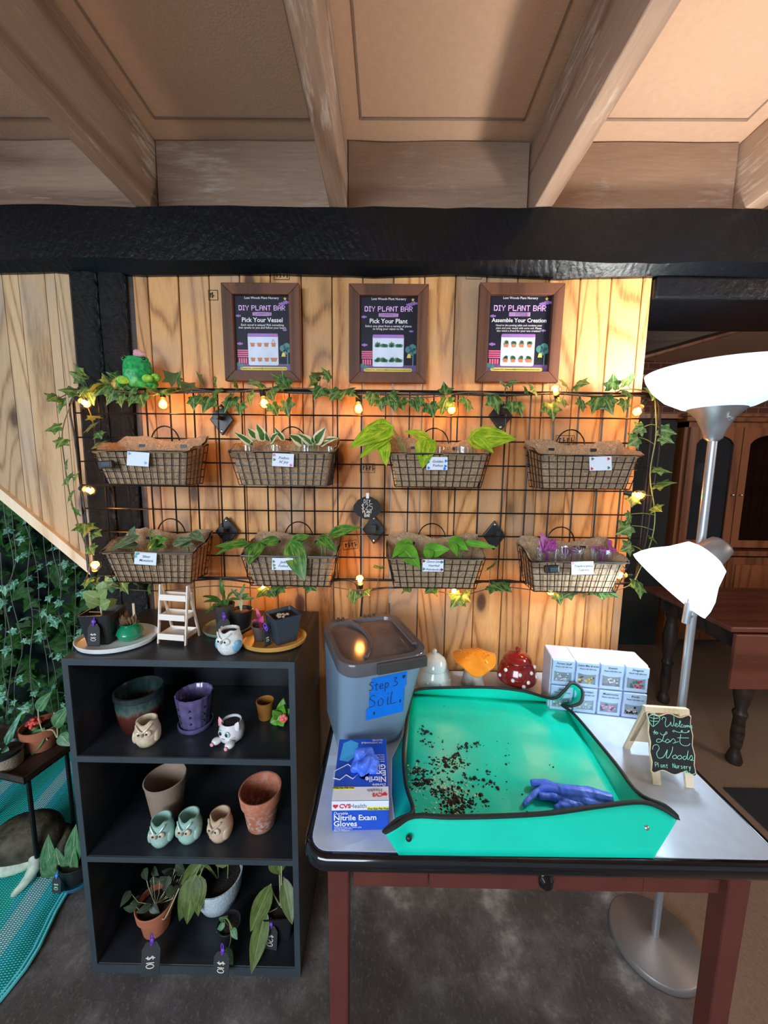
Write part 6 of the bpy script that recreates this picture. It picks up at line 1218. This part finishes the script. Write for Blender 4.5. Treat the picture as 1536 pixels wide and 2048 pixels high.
for r_ in range(2):
    for c_ in range(4):
        x0 = -ow/2+c_*ow/4; zb = OH*(1-r_)/2; cw, ch = ow/4, OH/2; b = MB(); cx_ = x0+cw/2
        P = lambda u, v: (cx_+u*cw, zb+v*ch)
        def bar(a, c, y0=-.006, y1=.004): b.span((a[0], y0, a[1]), (c[0], y1, c[1]))
        bar(P(-.46, .03), P(.46, .14)); bar(P(-.46, .14), P(-.36, .62)); bar(P(.36, .14), P(.46, .62))
        pts = [P(-.46, .97), P(-.46, .62)]+[P(.46*math.cos(pi+pi*k/12), .62-.10*math.sin(pi*k/12)) for k in range(1, 12)]+[P(.46, .62), P(.46, .97)]
        b.prism([(p_[0], p_[1]) for p_ in pts], -.004, .009, FACE); bn = b.build('bin', 'drawer_white', t, smooth=0, bevel=.0008)
        k = MB(); u0, u1 = P(-.36, .14), P(.36, .62); k.span((u0[0], -.0015, u0[1]), (u1[0], .002, u1[1])); k.build('window', 'clear_window', bn, smooth=0)
        rr = random.Random(r_*4+c_); k = MB(); mm = [['bowl_white', 'poster_yellow', 'grey_print', 'cvs_red'], ['tray_sage', 'owl_mint', 'purple_glaze', 'stones']][r_][c_]; k2 = MB(); m2 = [['steel', 'dried_brown', 'owl_white', 'poster_green'], ['mush_white', 'bowl_white', 'pink', 'soil']][r_][c_]
        for i in range(14): p_ = P(rr.uniform(-.30, .30), .16+.24*rr.random()**1.4); (k if i % 2 else k2).ball((p_[0], -.0016, p_[1]), (rr.uniform(.002, .005), .0015, rr.uniform(.002, .005)), 7, 5)
        k.build('contents', mm, bn); k2.build('contents', m2, bn)
        p_ = P(0, .86); text(lab[r_][c_], .0085, bn, 'ink', Matrix.Translation((p_[0], -.0095, p_[1])) @ FACE, shear=.2, bold=.006, sx=.8 if len(lab[r_][c_]) > 12 else 1); p_ = P(0, .74); text('Please only take one', .0055, bn, 'ink', Matrix.Translation((p_[0], -.0095, p_[1])) @ FACE, shear=.2, bold=.004)

# ---- chalkboard A-frame
fl0, fr0 = atz(1311, 1571, TZ), atz(1381, 1573, TZ); bk = atz(1254, 1496, TZ); sc_ = (fr0-fl0); SH = .155; SW = .098
t = thing('chalkboard_sign', 'small wooden A-frame chalkboard reading Welcome to Lost Woods Plant Nursery', 'sign', ((fl0.x+fr0.x)/2, (fl0.y+fr0.y)/2, TZ), rz=math.atan2(sc_.y, sc_.x)+R(-4)); sp_ = .112
ltf = math.atan2(sp_*.42, SH); MF = Matrix.Translation((0, 0, .0)) @ Matrix.Rotation(-ltf, 4, 'X'); MBk = Matrix.Translation((-.006, sp_, 0)) @ Matrix.Rotation(math.atan2(sp_*.56, SH), 4, 'X'); HL = SH/math.cos(ltf)
for x in (-SW*.36, SW*.36):
    b = MB(); b.span((x-.009, -.003, 0), (x+.009, .004, HL), MF); b.build('front_leg', 'pale_wood', t, smooth=0, bevel=.001)
    b = MB(); b.span((x-.008, -.004, 0), (x+.008, .003, HL*1.02), MBk); b.build('back_leg', 'pale_wood', t, smooth=0, bevel=.001)
b = MB(); b.span((-SW*.42, -.004, HL*.22), (SW*.42, .002, HL*.95), MBk); b.build('back_board', 'pale_wood', t, smooth=0, bevel=.001)
b = MB(); b.span((-SW/2, -.004, HL*.95), (SW/2, .010, HL*1.03), MF); b.build('top_rail', 'pale_wood', t, smooth=0, bevel=.0015)
bz0, bz1 = HL*.17, HL*.955
def scal(w_, a, c, n=28):
    top = [(-w_/2+w_*k/n, c+.0035*math.cos(4*pi*(k/n-.5))*(1 if 0 < k < n else 0)-.002) for k in range(n+1)]; rt = [(w_/2-.0016*(1-math.cos(6*pi*k/12)), c+(a-c)*k/12) for k in range(1, 12)]; bt = [(w_/2-w_*k/n, a-.0035*math.cos(4*pi*(k/n-.5))*(1 if 0 < k < n else 0)+.002) for k in range(n+1)]; lf = [(-w_/2+.0016*(1-math.cos(6*pi*k/12)), a+(c-a)*k/12) for k in range(1, 12)]
    return (top+rt+bt+lf)[::-1]
b = MB(); b.prism(scal(SW, bz0, bz1), .0, .0035, MF @ Matrix.Translation((0, -.0035, 0)) @ FACE); b.build('board_edge', 'pale_wood', t, smooth=0); b = MB(); b.prism(scal(SW*.955, bz0+.002, bz1-.002), 0, .0008, MF @ Matrix.Translation((0, -.0072, 0)) @ FACE); bo = b.build('chalkboard', 'board_black', t, smooth=0)
CH = [[(335,1020),(350,985),(380,1000),(372,1060),(385,1108),(420,1075),(430,1040),(438,1085),(455,1090),(465,1030),(462,965)], [(470,1085),(500,1070),(490,1050),(475,1080),(495,1100),(515,1080)], [(515,1085),(535,1030),(525,1020),(522,1080),(535,1100)], [(560,1065),(545,1065),(540,1095),(560,1095)], [(580,1070),(565,1085),(578,1098),(590,1080),(580,1070)], [(595,1095),(600,1070),(610,1075),(611,1095)], [(611,1095),(617,1072),(626,1075),(628,1095)], [(633,1085),(655,1077),(645,1066),(636,1085),(645,1097),(660,1095)],
 [(475,1160),(460,1165),(455,1152),(470,1146),(500,1163),(540,1165),(558,1147),(545,1140),(545,1160),(560,1163),(590,1165),(620,1150),(630,1138),(615,1140),(620,1160)], [(265,1160),(258,1215)], [(245,1185),(275,1185)], [(285,1180),(272,1200),(285,1210),(298,1195),(285,1180)],
 [(320,1190),(345,1215),(392,1195),(385,1170),(360,1230),(345,1290),(300,1315),(285,1290),(310,1268),(350,1290),(385,1305)], [(405,1262),(380,1290),(398,1312),(424,1287),(405,1262)], [(426,1300),(462,1252),(486,1292),(460,1312),(480,1302),(520,1285)], [(540,1190),(533,1290),(570,1330),(620,1325),(640,1300)], [(505,1238),(625,1230)],
 [(245,1410),(255,1360),(295,1345),(315,1390),(290,1450),(310,1510),(360,1495),(395,1420),(402,1400),(393,1488),(415,1500),(450,1420),(458,1355)], [(490,1455),(458,1480),(473,1505),(505,1488),(490,1455)], [(540,1455),(508,1480),(528,1507),(556,1485),(540,1455)], [(598,1460),(567,1480),(582,1507),(607,1480),(622,1390),(612,1480),(628,1505)], [(630,1500),(657,1445),(670,1490),(645,1507),(695,1507)],
 [(195,1000),(215,970),(250,962),(290,970),(315,1000),(303,1050),(275,1085),(245,1115),(218,1085),(200,1045),(195,1000)], [(252,975),(247,1112)], [(250,1012),(208,998)], [(250,1012),(302,1000)], [(248,1048),(212,1042)], [(248,1048),(296,1042)], [(600,1660),(585,1650),(590,1682),(607,1680),(622,1655),(607,1645),(600,1660)], [(602,1640),(606,1688)], [(636,1660),(660,1682),(695,1672),(704,1645),(694,1642)]]
def bm_(x, y): v = (y-945)/752; l, r = 185+65*v, 640+75*v; return ((x-l)/(r-l)-.5)*SW*.955, bz1-.001-v*(bz1-bz0-.002)
q = MB(); MC = MF @ Matrix.Translation((0, -.0086, 0)) @ FACE; strokes(q, [[bm_(*p_) for p_ in ln] for ln in CH], MC, .00062, 4)
for s_, px, py in (('Plant', 348, 1597), ('Nursery', 562, 1592)): u, v = bm_(px, py); hand(q, s_, .0095, MC @ Matrix.Translation((u, v, 0)), .0005, adv=.60)
q.build('lettering', 'chalk_green', bo)

# ------------------------------------------------------------------ floor lamp
PX_, PY_ = .850, -.277
t = thing('floor_lamp', 'lit silver torchiere floor lamp with a side reading shade at the right', 'floor lamp', (PX_, PY_, 0)); O = V(t.location)
b = MB(); b.lathe([(0, 0), (.118, 0), (.122, .003), (.122, .020), (.117, .025), (.020, .027), (.014, .032), (0, .032)], 56); b.build('base', 'silver_base', t, smooth=50)
b = MB(); b.rod((0, 0, .025), (0, 0, 1.57), .0105, 20)
for z_ in (.55, 1.07): b.rod((0, 0, z_), (0, 0, z_+.004), .0112, 20)
b.build('pole', 'silver', t)
b = MB(); b.lathe([(.011, 1.545), (.020, 1.553), (.026, 1.575), (.040, 1.605), (.062, 1.628), (.060, 1.630), (.038, 1.607), (.012, 1.58)], 36); fu = b.build('funnel', 'silver', t); b = MB(); b.rod((.0, -.032, 1.600), (-.004, -.052, 1.598), .0035, 8); b.rod((0, -.030, 1.600), (0, -.040, 1.600), .006, 10); b.build('switch', 'steel', fu)
b = MB(); b.lathe([(.050, 1.626), (.075, 1.632), (.112, 1.652), (.142, 1.682), (.158, 1.710), (.162, 1.724), (.158, 1.724), (.152, 1.708), (.136, 1.684), (.108, 1.656), (.072, 1.638), (.03, 1.633), (0, 1.633)], 56); b.build('bowl_shade', 'shade_lit', t)
b = MB(); b.ball((0, 0, 1.695), (.028, .028, .032), 16, 10); b.rod((0, 0, 1.634), (0, 0, 1.67), .016, 12); b.build('bulb', 'lamp_bulb', t)
lamp('torchiere_light', (0, 0, 1.735), 19, (1.0, .91, .80), .045, t)
YH = -.335
capc = at(1428, 1102, YH); rl, rr_2 = at(1283, 1130, YH), at(1409, 1222, YH); rim_c = (rl+rr_2)/2; ax = (rim_c-capc).normalized(); ax = (ax+V((0, .18, 0))).normalized(); rr_ = (rl-rr_2).length/2
x, y, zz = frame(ax); M = Matrix.Translation(capc-O) @ Matrix((x, y, zz)).transposed().to_4x4(); L_ = (rim_c-capc).length
b = MB(); b.lathe([(0, -.030), (.020, -.030), (.028, -.024), (.034, 0), (.036, .018), (.030, .018), (.0, .010)], 32, M); b.build('reading_socket', 'silver_base', t)
b = MB(); b.lathe([(.034, .014), (.052, .022), (.070, L_*.45), (rr_*.86, L_*.68), (rr_*.96, L_*.86), (rr_, L_), (rr_-.003, L_), (rr_*.93, L_*.86), (rr_*.82, L_*.68), (.064, L_*.47), (.046, .028), (0, .022)], 44, M); b.build('reading_shade', 'shade_lit_small', t)
b = MB(); b.ball((0, 0, L_*.58), (.024, .024, .030), 14, 8, M); b.build('reading_bulb', 'lamp_bulb', t)
hk = at(1371, 1246, YH+.03)-O; top_ = at(1378, 1205, YH+.03)-O
b = MB(); b.rod(hk, top_, .009, 14); b.tube(smooth_path([top_, top_+V((.010, .0, .05)), capc-O+V((.02, .02, -.06)), capc-O-ax*.02], 5), .006, 10); b.rod(hk+V((0, 0, .012)), (0, 0, hk.z+.012), .0055, 10); b.build('reading_arm', 'silver', t)
l = bpy.data.lights.new('reading_light', 'SPOT'); l.energy = 6.8; l.color = (.80, .91, 1.0); l.spot_size = R(132); l.spot_blend = .7; l.shadow_soft_size = .022
o = bpy.data.objects.new('reading_light', l); COL.objects.link(o); o.parent = t; o.location = capc-O+ax*L_*.93; o.rotation_euler = ax.to_track_quat('-Z', 'Y').to_euler()

# ------------------------------------------------------------------ the room beyond: hutch, drop-leaf table
HX, HY = 2.30, 1.66
t = thing('china_hutch', 'brown wooden hutch with arched glass doors standing in the dark room beyond', 'cabinet', (HX, HY, 0)); HW, HD = 1.30, .40
b = MB()
for a, e_ in (((0, .02, 0), (.03, HD, 1.86)), ((HW-.03, .02, 0), (HW, HD, 1.86)), ((0, HD-.02, 0), (HW, HD, 1.86)), ((0, .02, 1.80), (HW, HD, 1.86)), ((0, -.04, .80), (HW, HD, .84)), ((.03, .05, 1.35), (HW-.03, HD-.02, 1.365))): b.span(a, e_)
b.build('carcass', 'hutch_wood', t, smooth=0); b = MB(); b.span((-.02, -.02, 1.84), (HW+.02, HD, 1.88)); b.span((-.04, -.04, 1.875), (HW+.04, HD, 1.90)); b.build('cornice', 'hutch_wood', t, smooth=0, bevel=.006)
for i in range(3):
    x0, x1 = .03+i*.413, .03+i*.413+.405; z0, z1 = .86, 1.80; fw = .058; b = MB(); b.span((x0, 0, z0), (x0+fw, .022, z1)); b.span((x1-fw, 0, z0), (x1, .022, z1)); b.span((x0+fw, 0, z0), (x1-fw, .022, z0+fw))
    ar = [(x0+fw, z1)]+[(x0+fw+(x1-x0-2*fw)*k/14, z1-fw-.070*(1-math.sin(pi*k/14)**.6)) for k in range(15)]+[(x1-fw, z1)]
    b.prism(ar, -.022, 0, FACE); d_ = b.build('door', 'hutch_wood', t, smooth=0); b = MB(); b.span((x0+fw-.005, .010, z0+fw-.005), (x1-fw+.005, .013, z1-.04)); b.build('pane', 'pane_glass', d_, smooth=0); b = MB(); b.ball((x1-fw*.5 if i % 2 == 0 else x0+fw*.5, -.010, 1.28), .011, 12, 8); b.build('knob', 'steel', d_)
    b = MB(); b.span((x0, 0, .08), (x1, .02, .78)); b.span((x0+.06, -.008, .14), (x1-.06, 0, .72)); b.build('lower_door', 'hutch_wood', t, smooth=0, bevel=.006)
for x, z_, r, lab_ in ((.62, .842, .06, 'pale dish standing on the lower shelf inside the hutch'), (.30, 1.367, .05, 'pale dish standing behind the left hutch door')):
    b = MB(); b.lathe([(0, 0), (r*.5, 0), (r, .05), (r*.95, .10), (r*.5, .13), (r*.55, .16)], 20); o = b.build('dish', 'bowl_white'); o.location = (HX+x, HY+.2, z_); tag(o, lab_, 'dish')
t = thing('drop_leaf_table', 'reddish wooden drop-leaf table on dark turned legs in the room beyond', 'table', (1.62, .40, 0)); AW, AD = 1.5, .60
b = MB(); b.span((0, .0, .715), (AW, AD, .742)); b.build('tabletop', 'table_red_wood', t, smooth=0, bevel=.006); b = MB(); b.span((.012, -.016, .44), (AW, .004, .712)); b.build('drop_leaf', 'table_red_wood', t, smooth=0, bevel=.005); b = MB(); b.span((.10, .06, .60), (AW-.1, AD-.02, .712)); b.build('apron', 'stair_wood', t, smooth=0)
for x, y in ((.155, .06), (.155, .545), (1.35, .06), (1.35, .545)): b = MB(); b.lathe([(0, 0), (.030, 0), (.034, .02), (.026, .05), (.018, .075), (.024, .10), (.028, .16), (.024, .24), (.032, .27), (.022, .29), (.036, .36), (.040, .44), (.030, .52), (.024, .55), (.034, .57), (.034, .70)], 20, Matrix.Translation((x, y, 0))); b.build('leg', 'stair_wood', t)
b = MB(); b.span((1.58, -.42, 0), (2.9, .30, .006)); tag(b.build('floor_sheet', 'black_card', smooth=0, bevel=.002), 'flat black sheet on the floor right of the table, below the drop-leaf table', 'mat')  # thin black sheet laid over the darker stretch of floor
